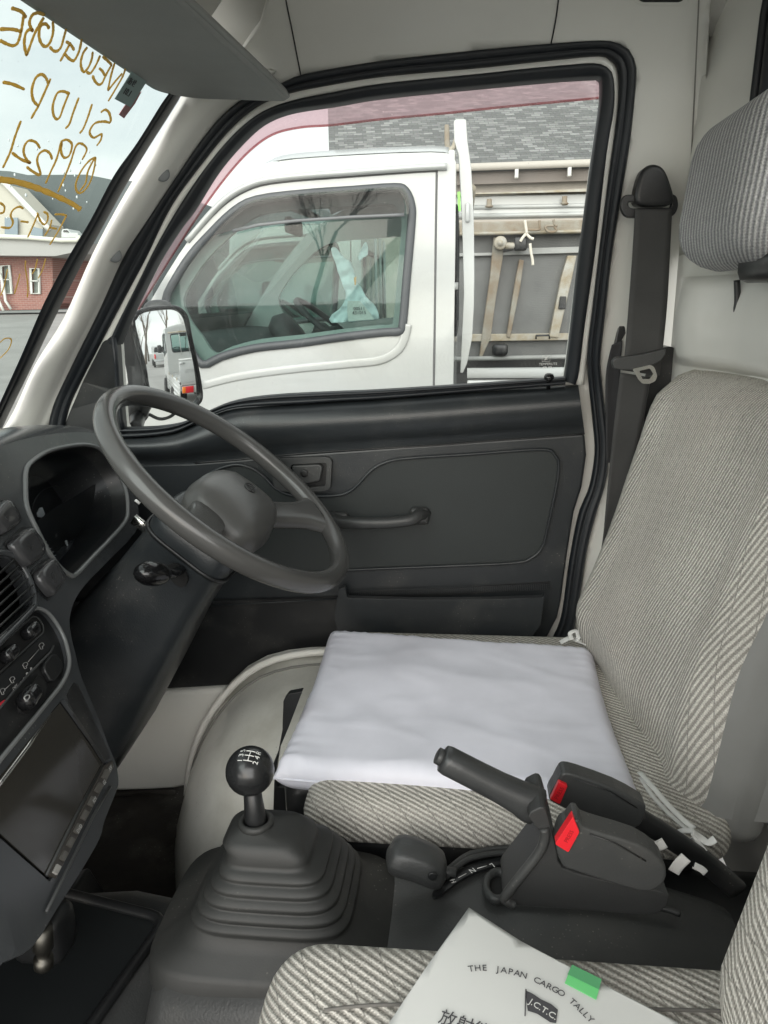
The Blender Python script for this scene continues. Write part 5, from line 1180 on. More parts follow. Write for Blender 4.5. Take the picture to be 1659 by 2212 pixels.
# ================================================================== NEIGHBOURING TRUCK
NY = 2.40; NW_ = 1.40
def nx(px, py): p = PY(NY)(px, py); return (p.x, p.z)
def truck():
    t = empty('kei_truck', (0, NY+.7, 0))
    win = cr2([nx(*p) for p in [(437, 787), (405, 745), (372, 700), (356, 650), (378, 600), (410, 550), (450, 505), (500, 456), (550, 430), (650, 417), (760, 409), (850, 403), (874, 410), (887, 440), (888, 480), (878, 600), (870, 700), (862, 716), (829, 718), (740, 728), (650, 741), (550, 752), (480, 770)]], 3)
    wx = [p[0] for p in win]
    body = [(-.03, .40), (-.028, 1.0), (-.025, 1.60), (-.035, 1.672), (-.10, 1.695), (-.50, 1.690), (-.58, 1.672), (-.66, 1.63), (-.76, 1.56), (-.88, 1.43), (-1.02, 1.24), (-1.10, 1.12), (-1.19, 1.02), (-1.27, .90), (-1.30, .70), (-1.30, .36), (-1.20, .33)] + [(-.93+.29*math.cos(R(a)), .34+.29*math.sin(R(a))) for a in range(165, 14, -15)] + [(-.62, .33), (-.30, .33), (-.05, .36)]
    body = cr2(body[:17], 3, False) + body[17:]
    cab = panel('cab_body', body, lambda x, z: Vector((x, NY+.03*max(0, z-1.1)/.6, z)), WHT, t, holes=[win], thick=.03, bev=.006, seg=3, grid=.12, smooth=False)
    far = panel('cab_side', body, lambda x, z: Vector((x, NY+NW_-.03*max(0, z-1.1)/.6, z)), WHT, t, holes=[win], thick=.03, bev=.006, eye=(0, 9, 1))
    # inner lining so the door frames have depth
    for s_, yy in ((1, NY+.034), (-1, NY+NW_-.034)):
        inn = [((x-(-.5))*.90-.5, (z-1.33)*.86+1.33) for x, z in win]
        panel('door_lining', [p for p in body if p[1] > .8] , lambda x, z, yy=yy, s_=s_: Vector((x, yy+s_*.04*max(0, z-1.1)/.6, z)), mat('grey_lining', (.42, .44, .43), .7), t, holes=[inn], thick=.02)
    # roof, nose, rear
    yl = [NY+.001+NW_*i/10 for i in range(11)]
    prof = [(-.028, 1.60), (-.035, 1.672), (-.10, 1.697), (-.50, 1.692), (-.60, 1.67)]
    rows = []
    for i, y in enumerate(yl):
        u = abs(i/5-1); crown = .075*(1-u**3.2); ins = .03
        yy = NY+ins+(NW_-2*ins)*i/10
        rows.append([Vector((x+(0 if x > -.4 else -.02), yy, z+crown*(1 if j > 1 else .4))) for j, (x, z) in enumerate(cr2(prof, 4, False))])
    loft('roof', rows, WHT, t)
    nose = cr2([(-1.02, 1.24), (-1.10, 1.12), (-1.19, 1.02), (-1.27, .90), (-1.31, .70), (-1.31, .36)], 3, False)
    loft('front_panel', [[Vector((x-.05*(1-abs(i/4-1)**2), NY+.002+(NW_-.004)*i/8, z)) for x, z in nose] for i in range(9)], WHT, t)
    ws_ = mesh('windscreen', [(-.60, NY+.05, 1.66), (-1.03, NY+.02, 1.23), (-1.08, NY+.7, 1.22), (-1.03, NY+NW_-.02, 1.23), (-.60, NY+NW_-.05, 1.66), (-.64, NY+.7, 1.69)], [(0, 1, 2, 5), (5, 2, 3, 4)], NGL, t)
    rwin = rnd([(NY+.17, 1.17), (NY+.17, 1.56), (NY+NW_-.17, 1.56), (NY+NW_-.17, 1.17)], .06)
    ro = [(NY+.004, .45), (NY+NW_-.004, .45), (NY+NW_-.03, 1.70), (NY+.03, 1.70)]
    panel('rear_panel', ro, lambda y, z: Vector((-.028, y, z)), WHT, t, holes=[rwin], thick=.02, bev=.005, eye=(5, 3, 1))
    rg = panel('rear_window', rwin, lambda y, z: Vector((-.035, y, z)), NGL, t, thick=0, eye=(5, 3, 1))
    sweep('rear_window_seal', [Vector((-.024, y, z)) for y, z in rwin], .014, .006, RUB, rg, closed=True, nrm=(1, 0, 0))
    for k in (-1, 0, 1): sweep('window_bar', [Vector((.012, NY+.7+k*.27, 1.10)), Vector((.012, NY+.7+k*.27, 1.66))], .010, .010, WHT, rg, nrm=(1, 0, 0))
    # window rubber, glass, visor
    sl = sweep('window_seal', [Vector((x, NY-.002+.03*max(0, z-1.1)/.6, z)) for x, z in win], .0135, .010, mat('window_rubber_grey', (.055, .06, .065), .45), cab, closed=True, seg=10)
    wgl = panel('window_glass', win, lambda x, z: Vector((x, NY+.012, z)), NGL, cab, thick=0)
    panel('far_window_glass', win, lambda x, z: Vector((x, NY+NW_-.012, z)), NGL, far, thick=0, eye=(0, 9, 1))
    sweep('window_seal', [Vector((x, NY+NW_+.002, z)) for x, z in win], .019, .012, RUB, far, closed=True)
    vis_px = [(462, 510), (510, 458), (558, 436), (650, 424), (760, 417), (848, 411), (866, 418), (874, 440), (873, 465), (850, 466), (760, 470), (640, 478), (560, 486), (520, 492)]
    panel('window_visor', cr2([nx(*p) for p in vis_px], 2), lambda x, z: Vector((x, NY-.012, z)), SGL, cab, thick=0)
    sweep('visor_edge', [Vector((*[nx(*p)[0]], NY-.013, nx(*p)[1])) for p in [(874, 465), (850, 466), (760, 470), (640, 478), (560, 487), (505, 500)]], .005, .002, mat('visor_edge_grey', (.12, .125, .13), .3), cab)
    # seams, pressed lines, drip rail, handle
    def seam(pxs, r=.0035, m=mat('panel_gap', (.10, .10, .10), .8), name='door_gap', cl=False, fr=NY):
        return sweep(name, [Vector((nx(*p)[0], fr-.0002+.03*max(0, nx(*p)[1]-1.1)/.6, nx(*p)[1])) for p in cr2(pxs, 4, False)], r, .0015, m, cab, seg=6, closed=cl)
    seam([(943, 358), (941, 500), (939, 700), (937, 840), (935, 1100)], .0038)
    sweep('drip_rail', [Vector((x, NY-.004+.025, z)) for x, z in cr2([nx(*p) for p in [(400, 520), (470, 440), (530, 400), (600, 383), (760, 370), (900, 360), (965, 357)]], 5, False)], .010, .014, WHT, cab)
    seam([(405, 520), (470, 448), (530, 408), (600, 391), (760, 378), (900, 368), (945, 366)], .0040, mat('panel_gap'), 'drip_shadow_gap')
    press = [(437, 832), (520, 812), (640, 796), (760, 785), (820, 778), (855, 760), (872, 735), (880, 700)]
    sweep('pressed_line', [Vector((x, NY-.001, z)) for x, z in cr2([nx(*p) for p in press], 5, False)], .014, .0025, WHT, cab, seg=10)
    rbox('door_handle', (.14, .03, .035), .012, BLK, cab, loc=(-.20, NY-.01, .93), n=5)
    lathe('fuel_flap', [(.001, .003), (.05, .003), (.055, 0)], WHT, cab, mtx=frame((-.10, NY-.001, .70), (1, 0, 0), (0, -1, 0)), seg=20)
    # interior
    dk = mat('truck_interior_dark', (.06, .062, .065), .6, var=.3)
    rows = [[Vector((x, y, z)) for x, z in cr2([(-.72, .70), (-.70, .95), (-.74, 1.08), (-.86, 1.15), (-1.05, 1.17)], 3, False)] for y in (NY+.05, NY+.4, NY+.75, NY+1.0, NY+1.35)]
    loft('dashboard', rows, dk, t)
    lathe('instrument_pod', [(.10, 0), (.12, .04), (.10, .09), (.02, .10)], dk, t, mtx=frame((-.80, NY+1.02, 1.10), (0, 1, 0), (.8, 0, .6)), seg=20)
    for yy in (NY+.35, NY+1.0):
        rbox('seat', (.42, .46, .12), .04, mat('truck_seat_cloth', (.20, .20, .21), .9), t, loc=(-.36, yy, .82), n=5)
        rbox('seat_backrest', (.10, .44, .46), .04, mat('truck_seat_cloth'), t, loc=(-.14, yy, 1.02), rot=(0, R(12), 0), n=5)
    wc = Vector((-.58, NY+.98, 1.17)); n_ = Vector((.64, 0, .77)); u_ = Vector((-.77, 0, .64))
    stw = sweep('steering_wheel', [wc+u_*.18*math.cos(a)+Vector((0, 1, 0))*.18*math.sin(a) for a in [2*math.pi*i/40 for i in range(40)]], .013, .013, dk, t, closed=True, nrm=tuple(n_))
    rbox('wheel_hub', (.14, .10, .05), .02, dk, stw, mtx=frame(wc-n_*.03, (0, 1, 0), n_), n=4)
    sweep('wheel_spoke', [wc-u_*.02+Vector((0, -.17, 0)), wc-n_*.02, wc-u_*.02+Vector((0, .17, 0))], .02, .01, dk, stw, nrm=tuple(n_))
    sweep('steering_column', [wc-n_*.03, wc-n_*.3], .05, .05, dk, t, nrm=(0, 1, 0), seg=10)
    rbox('inner_mirror', (.03, .22, .06), .012, dk, t, loc=(-.66, NY+.7, 1.56), n=4)
    rbox('sun_visor', (.14, .5, .02), .009, mat('grey_lining'), t, loc=(-.60, NY+.35, 1.60), rot=(0, R(20), 0), n=4)
    # outside mirrors
    for s_, yb in ((-1, NY), (1, NY+NW_)):
        sweep('mirror_arm', [Vector((-.92, yb, 1.18)), Vector((-.97, yb+s_*.08, 1.22))], .012, .012, BLK, t)
        rbox('wing_mirror', (.05, .13, .20), .02, BLK, t, loc=(-.98, yb+s_*.13, 1.28), n=5)
    # lights, bumper
    for s_, yb in ((1, NY+.18), (-1, NY+NW_-.18)):
        rbox('headlight', (.05, .24, .16), .04, mat('lamp_glass', (.75, .78, .80), .1, spec=1), t, loc=(-1.335, yb, .72), n=5)
    rbox('bumper', (.08, NW_-.02, .16), .03, WHT, t, loc=(-1.33, NY+.7, .42), n=5)
    # wheels
    for wx_ in (-.93, .92):
        for yb, s_ in ((NY+.02, -1), (NY+NW_-.02, 1)):
            mt = frame((wx_, yb-s_*.07, .27), (1, 0, 0), (0, s_, 0))
            wl = lathe('wheel', [(.15, .0), (.262, .004), (.27, .02), (.27, .12), (.262, .142), (.19, .148), (.17, .14)], TYR, t, mtx=mt, seg=32)
            lathe('rim', [(.17, .139), (.16, .12), (.10, .10), (.06, .125), (.03, .13), (.001, .13)], mat('wheel_steel_silver', (.45, .46, .46), .4, metal=.4), wl, mtx=mt, seg=32)
    return t, cab
NT1, NCAB = truck()
tag(NT1, 'white kei pickup parked alongside, just outside the driver door, plastic bag in its window', 'truck', 'kei trucks parked in rows')
def bed(t):
    B0, B1 = .015, 1.98; zb, zt = .72, 1.058
    fl_ = rbox('bed_floor', (B1-B0, NW_-.04, .05), .01, WHT, t, loc=((B0+B1)/2, NY+.7, zb-.03), n=3)
    for nm, y, s_ in (('side_gate', NY-.012, -1), ('side_gate', NY+NW_+.012, 1)):
        dn = 0 if s_ < 0 else -.34
        g = rbox(nm, (B1-B0, .024, zt-zb-.02), .006, WHT, t, loc=((B0+B1)/2, y, (zb+zt)/2-.01+dn), n=3)
        sweep('gate_rail', [Vector((B0, y, zt+dn)), Vector((B1, y, zt+dn))], .020, .016, WHT, g, nrm=(0, 0, 1), seg=10, sq=.5)
        for k in range(3): sweep('gate_rib', [Vector((B0+.02, y+s_*.012, zb+.07+k*.08+dn)), Vector((B1-.02, y+s_*.012, zb+.07+k*.08+dn))], .018, .008, WHT, g, nrm=(0, s_, 0), seg=8)
        for x in (.3, 1.0, 1.7): rbox('gate_latch', (.03, .02, .06), .006, WHD, g, loc=(x, y+s_*.018, zb+.02), n=3)
    g = rbox('tailgate', (.024, NW_+.02, zt-zb-.02), .006, WHT, t, loc=(B1+.012, NY+.7, (zb+zt)/2-.01), n=3)
    sweep('gate_rail', [Vector((B1+.012, NY-.01, zt)), Vector((B1+.012, NY+NW_+.01, zt))], .018, .014, WHT, g, nrm=(0, 0, 1), seg=10, sq=.5)
    text('tailgate_lettering', 'DAIHATSU', mat('grey_lettering', (.30, .31, .31), .5), g, frame((B1+.026, NY+1.12, .88), (0, 1, 0), (1, 0, 0)), .075, ext=.0006)
    for yy in (NY+.10, NY+NW_-.10):
        sweep('gate_latch', [Vector((B1+.03, yy, zt-.05)), Vector((B1+.03, yy+.10, zt-.05))], .014, .014, WHT, g)
    ch = rbox('chassis', (1.9, .7, .12), .01, BLK, t, loc=(1.0, NY+.7, .55), n=3)
    rbox('rear_valance', (.10, NW_-.06, .12), .02, WHT, t, loc=(B1-.05, NY+.7, .60), n=4)
    for yb in (NY+.16, NY+NW_-.16):
        l = rbox('tail_light', (.04, .24, .10), .01, mat('tail_lens_red', (.62, .03, .04), .2), t, loc=(B1+.01, yb, .60), n=4)
        rbox('amber_lens', (.042, .07, .095), .01, mat('tail_lens_amber', (.75, .22, .03), .2), l, loc=(B1+.012, yb+(.09 if yb > 3 else -.09), .60), n=3)
        rbox('mud_flap', (.01, .24, .24), .003, BLK, t, loc=(1.28, yb, .36), n=2)
    for x in (.35, 1.45): sweep('side_guard', [Vector((x, NY+.02, .68)), Vector((x, NY+.02, .45))], .02, .01, WHT, t)
    rbox('number_plate', (.01, .30, .15), .004, mat('plate_white', (.7, .7, .66), .5), t, loc=(B1+.02, NY+.75, .47), n=2)
bed(NT1)
# guard frame posts of the neighbour
post = [(984, 257), (1007, 257), (1010, 304), (1018, 361), (1022, 430), (1024, 498), (1025, 600), (1024, 662), (1020, 730), (1009, 785), (1000, 806), (994, 806), (997, 744), (1002, 634), (998, 470), (990, 334), (981, 304), (980, 262)]
gp = panel('cab_guard', rnd(post, 4), lambda a, b: PY(NY+.05)(a, b), WHT, NT1, thick=.05, bev=.006, seg=3)
rbox('guard_latch', (.014, .012, .055), .005, WHT, gp, loc=PY(NY+.045)(1010, 459), n=4)
q0 = PY(NY+.07)(990, 618); q1 = PY(NY+.07)(972, 618)
sweep('guard_stay', [q0, q1], .012, .006, WHT, gp)
sweep('guard_bracket', cr([PY(NY+.06)(x, y) for x, y in [(986, 300), (980, 318), (974, 324), (980, 340)]], 4), .008, .006, WHD, gp)
fp = panel('guard_far_post', [(960, 268), (970, 268), (971, 300), (974, 330), (964, 330), (960, 310)], lambda a, b: PY(NY+1.2)(a, b), RST, NT1, thick=.05, bev=.006)
sweep('guard_top_bar', [Vector((.02, NY+.1, 1.60)), Vector((.02, NY+NW_-.1, 1.60))], .016, .016, WHD, NT1, nrm=(1, 0, 0))
# plastic bag with paper hung inside its window
bgY = NY+.10
bg = [(716, 536), (724, 534), (736, 548), (748, 560), (758, 566), (765, 590), (768, 610), (780, 620), (790, 640), (806, 655), (816, 672), (818, 688), (806, 692), (770, 694), (716, 697), (718, 680), (734, 668), (744, 650), (746, 632), (735, 600), (726, 572), (719, 552)]
def crump(a, b, y=bgY, k=.02): 
    p = PY(y)(a, b); return Vector((p.x, p.y+k*noise.noise(Vector((a*.045, b*.045, 3)))+k*.5*noise.noise(Vector((a*.12, b*.12, 8))), p.z))
bagm = mat('pale_blue_plastic_bag', (.66, .74, .77), .35, bump=.4, bscale=20)
bag = panel('plastic_bag', cr2(bg, 2), crump, bagm, None, grid=6, thick=.003, smooth=True)
tag(bag, 'pale blue crumpled plastic bag with a numbered paper hanging in the neighbouring truck window', 'bag')
panel('bag_handle', cr2([(775, 548), (786, 528), (792, 524), (794, 550), (784, 556), (778, 566), (774, 558)], 2), crump, bagm, bag, grid=6, thick=.002, smooth=True)
np_ = panel('number_paper', [(751, 650), (778, 650), (800, 676), (808, 690), (752, 694), (750, 670)], lambda a, b: PY(bgY-.03)(a, b), PAP, bag, thick=.001)
for s_, y_ in (('00511', 667), ('431015', 676)):
    textp('paper_number', s_, INK, np_, lambda a, b: PY(bgY-.032)(a, b), (763, y_), (789, y_-.5), 7.5, ext=.0004)
panel('orange_mark', [(764, 600), (770, 597), (769, 615), (766, 616)], lambda a, b: PY(bgY-.02)(a, b), mat('orange_print', (.7, .35, .10), .6), bag, thick=.001)
# ---- copies: the truck seen in the mirror and the one beyond the neighbour
def fixparent():
    for o in scene.objects:
        if o.parent is not None and o.parent.type == 'EMPTY' and not o.get('_fx'):
            o.matrix_parent_inverse = Matrix.Translation(o.parent.location).inverted(); o['_fx'] = 1
fixparent()
def kids(o): return [c for c in scene.objects if c.parent == o]
def dup(o, par=None, skip=()):
    c = o.copy(); scene.collection.objects.link(c)
    if par is not None: c.parent = par; c.matrix_parent_inverse = o.matrix_parent_inverse.copy()
    for ch in kids(o):
        if ch.name.split('.')[0] in skip: continue
        dup(ch, c, skip)
    return c
mt = dup(NT1)
mt.location = (5.1, 2.65, 0); mt.rotation_euler = (0, 0, R(180))
tag(mt, 'white kei pickup seen from behind in the wing mirror, barred rear window', 'truck')
t3 = dup(NT1, skip=('bed_floor', 'side_gate', 'tailgate', 'chassis', 'rear_valance', 'tail_light', 'mud_flap', 'side_guard', 'number_plate', 'cab_guard', 'guard_far_post', 'guard_top_bar', 'sun_visor'))
t3.location = (-.55, NY+.7+2.05, 0)
tag(t3, 'white kei pickup beyond the nearest one, with rusty tilted bed and grey underside', 'truck')
# its tilted bed : rail, white gate, beam and grey panel with struts
BY = NY+2.12
def bx(x, y): return PY(BY)(x, y)
def ppx(name, pts, m, par, off=0, th=.03, bev=.004): return panel(name, pts, lambda a, b: PY(BY-off)(a, b), m, par, thick=th, bev=bev)
tb = ppx('tilted_bed', [(940, 505), (1700, 494), (1700, 772), (940, 778)], GRY, t3, 0, .03)
fixl = [tb]
XR = 1700
fixl.append(ppx('bed_rail', [(940, 418), (XR, 400), (XR, 409), (1260, 411), (940, 426)], WHD, t3, .05, .06, .008))
fixl.append(ppx('bed_gate', [(940, 425), (XR, 408), (XR, 462), (940, 476)], WHT, t3, .0, .03))
sweep('gate_rib', [PY(BY-.004)(940, 449), PY(BY-.004)(XR, 437)], .012, .010, WHT, fixl[-1], seg=8)
sweep('gate_rib', [PY(BY-.004)(940, 468), PY(BY-.004)(XR, 455)], .014, .016, WHT, fixl[-1], seg=8)
fixl.append(ppx('bed_beam', [(940, 481), (XR, 466), (XR, 488), (1260, 500), (940, 509)], RST, t3, .07, .08, .008))
sweep('beam_flange', [PY(BY-.075)(940, 507), PY(BY-.075)(1260, 500), PY(BY-.075)(XR, 488)], .010, .02, WHD, fixl[-1])
for (x, y) in ((1057, 418), (1220, 412), (1400, 405)):
    lathe('rail_hook', [(.014, 0), (.014, .03), (.022, .034), (.022, .04), (.012, .045)], RST, fixl[1], mtx=frame(PY(BY-.06)(x, y+12), (1, 0, 0), (0, 0, -1)), seg=10)
st_ = [[(1066, 512), (1090, 512), (1086, 560), (1072, 640), (1060, 730), (1040, 775), (1035, 775), (1044, 700), (1058, 600)],
       [(1122, 560), (1132, 562), (1124, 620), (1112, 680), (1102, 730), (1094, 728), (1104, 660), (1114, 600)],
       [(1226, 552), (1246, 552), (1236, 600), (1222, 660), (1206, 730), (1186, 728), (1198, 670), (1212, 600)],
       [(1330, 552), (1352, 552), (1330, 730), (1308, 728)]]
for i, s_ in enumerate(st_):
    fixl.append(ppx('bed_strut', s_, RST if i < 2 else WHD, t3, .05, .05, .005))
fixl.append(ppx('bed_cross_member', [(1000, 722), (XR, 716), (XR, 728), (1000, 738)], WHD, t3, .04, .04))
fixl.append(ppx('bed_cross_member', [(940, 548), (1090, 545), (1130, 536), (XR, 520), (XR, 532), (1130, 552), (940, 556)], mat('grey_bed_member', (.38, .385, .37), .6, var=.2), t3, .03, .03))
fixl.append(ppx('hinge_plate', rnd([(1210, 640), (1224, 640), (1222, 668), (1206, 668)], 3), BLK, t3, .06, .02))
lathe('pivot_joint', [(.035, 0), (.036, .05), (.028, .055), (.015, .056), (.013, .07)], WHD, t3, mtx=frame(PY(BY-.06)(1080, 526), (1, 0, 0), (0, -1, 0)), seg=18)
sweep('pivot_pin', [PY(BY-.10)(1092, 531), PY(BY-.10)(1118, 531)], .018, .018, WHD, t3, nrm=(0, 0, 1))
rbox('latch_block', (.07, .06, .07), .01, BLK, t3, loc=PY(BY-.09)(1124, 527), n=4)
for q in ([(1136, 505), (1128, 515), (1124, 522)], [(1137, 505), (1146, 514), (1153, 516)], [(1145, 526), (1147, 545), (1150, 560), (1151, 573)], [(1134, 476), (1136, 490), (1138, 504)]):
    sweep('hanging_rope', cr([PY(BY-.13)(*p) for p in q], 4), .008, .007, mat('frayed_rope', (.62, .58, .50), .9), t3)
for q in ([(1165, 476), (1166, 490), (1164, 496), (1140, 496), (1136, 488)], [(1196, 474), (1198, 490), (1202, 497), (1196, 501), (1184, 500), (1178, 492), (1184, 488), (1204, 488)]):
    sweep('latch_rod', cr([PY(BY-.12)(*p) for p in q], 4), .007, .007, RST, t3)
fixl.append(ppx('green_tag', [(980, 416), (994, 414), (995, 456), (982, 457)], mat('lime_tag', (.25, .75, .12), .5), t3, .11, .004, 0))
for q in ([(1158, 732), (1158, 725), (1186, 724), (1187, 732)],): sweep('small_bracket', [PY(BY-.08)(*p) for p in q], .006, .006, BLK, t3)
rbox('underbody_block', (.09, .06, .07), .02, BLK, t3, loc=PY(BY-.08)(1080, 755), n=5)
sweep('underbody_line', [PY(BY-.06)(960, 776), PY(BY-.06)(XR, 762)], .014, .02, mat('grey_bed_member'), t3)
mesh('underbody', [tuple(PY(BY)(940, 778)), tuple(PY(BY)(XR, 772)), (PY(BY)(XR, 772).x, BY, .02), (PY(BY)(940, 778).x, BY, .02)], [(0, 1, 2, 3)], mat('dark_underbody', (.05, .05, .05), .9), t3)
for o in scene.objects:
    if o.parent == t3 and not o.get('_fx'): o.matrix_parent_inverse = Matrix.Translation(t3.location).inverted(); o['_fx'] = 1
# ---- white pickup far behind, seen in the mirror
pt = tag(empty('pickup_truck', (23, 3.2, 0)), 'white pickup parked farther back, seen small at the left of the wing mirror', 'truck')
bd_ = panel('body', rnd([(20.6, .5), (20.6, 1.1), (22.4, 1.12), (22.5, 1.15), (23.0, 1.75), (24.2, 1.75), (24.8, 1.18), (25.9, 1.08), (26.0, .5)], .08), lambda x, z: Vector((x, 2.3, z)), WHT, pt, thick=1.8, bev=.06, seg=3)
panel('side_window', rnd([(22.75, 1.2), (23.1, 1.65), (24.1, 1.65), (24.55, 1.2)], .06), lambda x, z: Vector((x, 2.29, z)), GLB, bd_, thick=.01)
panel('rear_window', rnd([(2.45, 1.22), (2.60, 1.66), (3.8, 1.66), (3.95, 1.22)], .06), lambda y, z: Vector((22.49+(z-1.15)*.83, y, z)), GLB, bd_, thick=.01, eye=(0, 3, 1))
for y in (2.42, 3.98): rbox('tail_light', (.04, .16, .36), .02, mat('tail_lens_red'), pt, loc=(20.59, y, .9), n=3)
rbox('bumper', (.14, 1.7, .16), .03, mat('wheel_steel_silver'), pt, loc=(20.52, 3.2, .55), n=3)
for x in (21.6, 25.1):
    for y in (2.34, 4.06): lathe('wheel', [(.2, 0), (.33, .01), (.33, .2), (.2, .21)], TYR, pt, mtx=frame((x, y-.1, .33), (1, 0, 0), (0, 1, 0)), seg=20)
# ================================================================== BUILDINGS
def shingles():
    m = bpy.data.materials.new('roof_shingles'); m.use_nodes = True; t = m.node_tree; b = t.nodes['Principled BSDF']; L = t.links.new
    tc = t.nodes.new('ShaderNodeTexCoord'); mp = t.nodes.new('ShaderNodeMapping'); mp.inputs['Scale'].default_value = (1, 1, 1); L(tc.outputs['UV'], mp.inputs[0])
    br = t.nodes.new('ShaderNodeTexBrick'); br.inputs['Scale'].default_value = 1; br.inputs['Brick Width'].default_value = .17; br.inputs['Row Height'].default_value = .075; br.inputs['Mortar Size'].default_value = .004
    br.inputs['Color1'].default_value = (.13, .145, .135, 1); br.inputs['Color2'].default_value = (.34, .36, .33, 1); br.inputs['Mortar'].default_value = (.10, .105, .10, 1); br.offset = .37; br.inputs['Bias'].default_value = -.35
    L(mp.outputs[0], br.inputs['Vector']); n = t.nodes.new('ShaderNodeTexNoise'); n.inputs['Scale'].default_value = 30; L(tc.outputs['UV'], n.inputs['Vector'])
    mx = t.nodes.new('ShaderNodeMix'); mx.data_type = 'RGBA'; mx.blend_type = 'MULTIPLY'; mx.inputs[0].default_value = .5; L(br.outputs['Color'], mx.inputs[6]); L(n.outputs['Color'], mx.inputs[7]); 
    hs = t.nodes.new('ShaderNodeHueSaturation'); hs.inputs['Saturation'].default_value = .35; hs.inputs['Value'].default_value = 1.15; L(mx.outputs[2], hs.inputs['Color']); L(hs.outputs[0], b.inputs['Base Color']); b.inputs['Roughness'].default_value = .9
    bp = t.nodes.new('ShaderNodeBump'); bp.inputs['Distance'].default_value = .01; L(br.outputs['Fac'], bp.inputs['Height']); bp.invert = True; L(bp.outputs[0], b.inputs['Normal']); return m
SH = shingles()
SBT = tag(empty('shingled_building', (4, 16, 0)), 'beige building with grey green shingle roof and gutter behind the tilted truck bed', 'building')
e0, e1, r1, r0 = Vector((-2.26, 13.7, 3.40)), Vector((14, 13.7, 3.40)), Vector((13, 19.2, 7.4)), Vector((-3.15, 19.2, 7.4))
rf = mesh('roof', [e0, e1, r1, r0], [(0, 1, 2, 3)], SH, SBT); u = rf.data.uv_layers.new(name='UVMap')
for l, c in zip(rf.data.loops, [(0, 0), (16.3, 0), (16.3, 6.8), (0, 6.8)]): u.data[l.index].uv = c
solid(rf, .12, -1)
beige = mat('beige_siding', (.42, .38, .33), .8, var=.12, vscale=3)
panel('wall', [(-2.1, 0), (-2.1, 3.35), (13.5, 3.35), (13.5, 0)], lambda x, z: Vector((x, 14.0, z)), beige, SBT, thick=4.5)
mesh('gable_wall', [(-2.15, 14.0, 3.3), (-3.05, 19.1, 3.3), (-3.05, 19.1, 7.3)], [(0, 1, 2)], beige, SBT)
for k in range(24): sweep('siding_joint', [Vector((-2.1, 13.995, .1+k*.135)), Vector((13.5, 13.995, .1+k*.135))], .006, .01, mat('siding_shadow_gap', (.30, .27, .24), .9), SBT, seg=4) if False else None
gut = sweep('gutter', [Vector((-2.3, 13.62, 3.36)), Vector((14, 13.62, 3.36))], .06, .05, mat('gutter_tan', (.48, .45, .40), .5), SBT, seg=8)
panel('fascia', [(-2.2, 3.12), (-2.2, 3.36), (13.8, 3.36), (13.8, 3.12)], lambda x, z: Vector((x, 13.8, z)), mat('brown_grey_fascia', (.20, .175, .155), .7), SBT, thick=.05)
for k in range(16): rbox('gutter_bracket', (.06, .12, .20), .01, mat('pale_bracket', (.6, .6, .57), .5), gut, loc=(.0+k*.85, 13.66, 3.27), n=2)
# brick building across the lot
def P32(y): return PY(y)
BB = tag(empty('brick_building', (PY(32)(50, 600).x, 33, .9)), 'low red brick building with pale windows and grey fascia across the lot', 'building')
def brick():
    m = bpy.data.materials.new('red_brick'); m.use_nodes = True; t = m.node_tree; b = t.nodes['Principled BSDF']; L = t.links.new
    tc = t.nodes.new('ShaderNodeTexCoord'); sx = t.nodes.new('ShaderNodeSeparateXYZ'); L(tc.outputs['Object'], sx.inputs[0]); cm = t.nodes.new('ShaderNodeCombineXYZ'); L(sx.outputs[0], cm.inputs[0]); L(sx.outputs[2], cm.inputs[1])
    br = t.nodes.new('ShaderNodeTexBrick'); br.inputs['Scale'].default_value = 1; br.inputs['Brick Width'].default_value = .24; br.inputs['Row Height'].default_value = .08; br.inputs['Mortar Size'].default_value = .008
    br.inputs['Color1'].default_value = (.30, .135, .11, 1); br.inputs['Color2'].default_value = (.24, .105, .09, 1); br.inputs['Mortar'].default_value = (.34, .25, .22, 1); L(cm.outputs[0], br.inputs['Vector']); L(br.outputs['Color'], b.inputs['Base Color']); b.inputs['Roughness'].default_value = .9; return m
BRK = brick()
wpx = [[(2, 575), (20, 573), (26, 634), (6, 634)], [(66, 580), (84, 580), (86, 634), (68, 634)]]
wall = panel('wall', [(-700, 552), (113, 552), (114, 600), (112, 655), (98, 668), (-700, 690)], lambda a, b: PY(32)(a, b), BRK, BB, thick=6, holes=wpx)
for q in wpx:
    wv = panel('window', q, lambda a, b: PY(32.2)(a, b), mat('pale_window_glass', (.42, .47, .42), .2), BB, thick=.05)
    sweep('window_frame', [PY(31.95)(*p) for p in q], .07, .05, mat('white_trim', (.65, .64, .6), .6), wv, closed=True, seg=4)
    sweep('window_frame', [PY(31.95)((q[0][0]+q[3][0])/2, (q[0][1]+q[3][1])/2), PY(31.95)((q[1][0]+q[2][0])/2, (q[1][1]+q[2][1])/2)], .04, .05, mat('white_trim'), wv, seg=4)
panel('fascia', [(-700, 520), (0, 516), (90, 519), (160, 521), (170, 522), (158, 545), (120, 553), (-700, 545)], lambda a, b: PY(31)(a, b), mat('grey_fascia', (.36, .345, .33), .8), BB, thick=7)
sweep('roof_edge_trim', [PY(30.9)(x, y) for x, y in [(-700, 515), (0, 511), (60, 513), (130, 519), (165, 519), (174, 512)]], .10, .08, mat('cream_trim', (.62, .60, .52), .6), BB, seg=6)
for q in ([(0, 590), (8, 620), (12, 650), (24, 668)], [(-6, 640), (2, 660), (8, 672)]): sweep('downpipe', [PY(31.8)(*p) for p in q], .06, .06, mat('white_trim'), BB, seg=6)
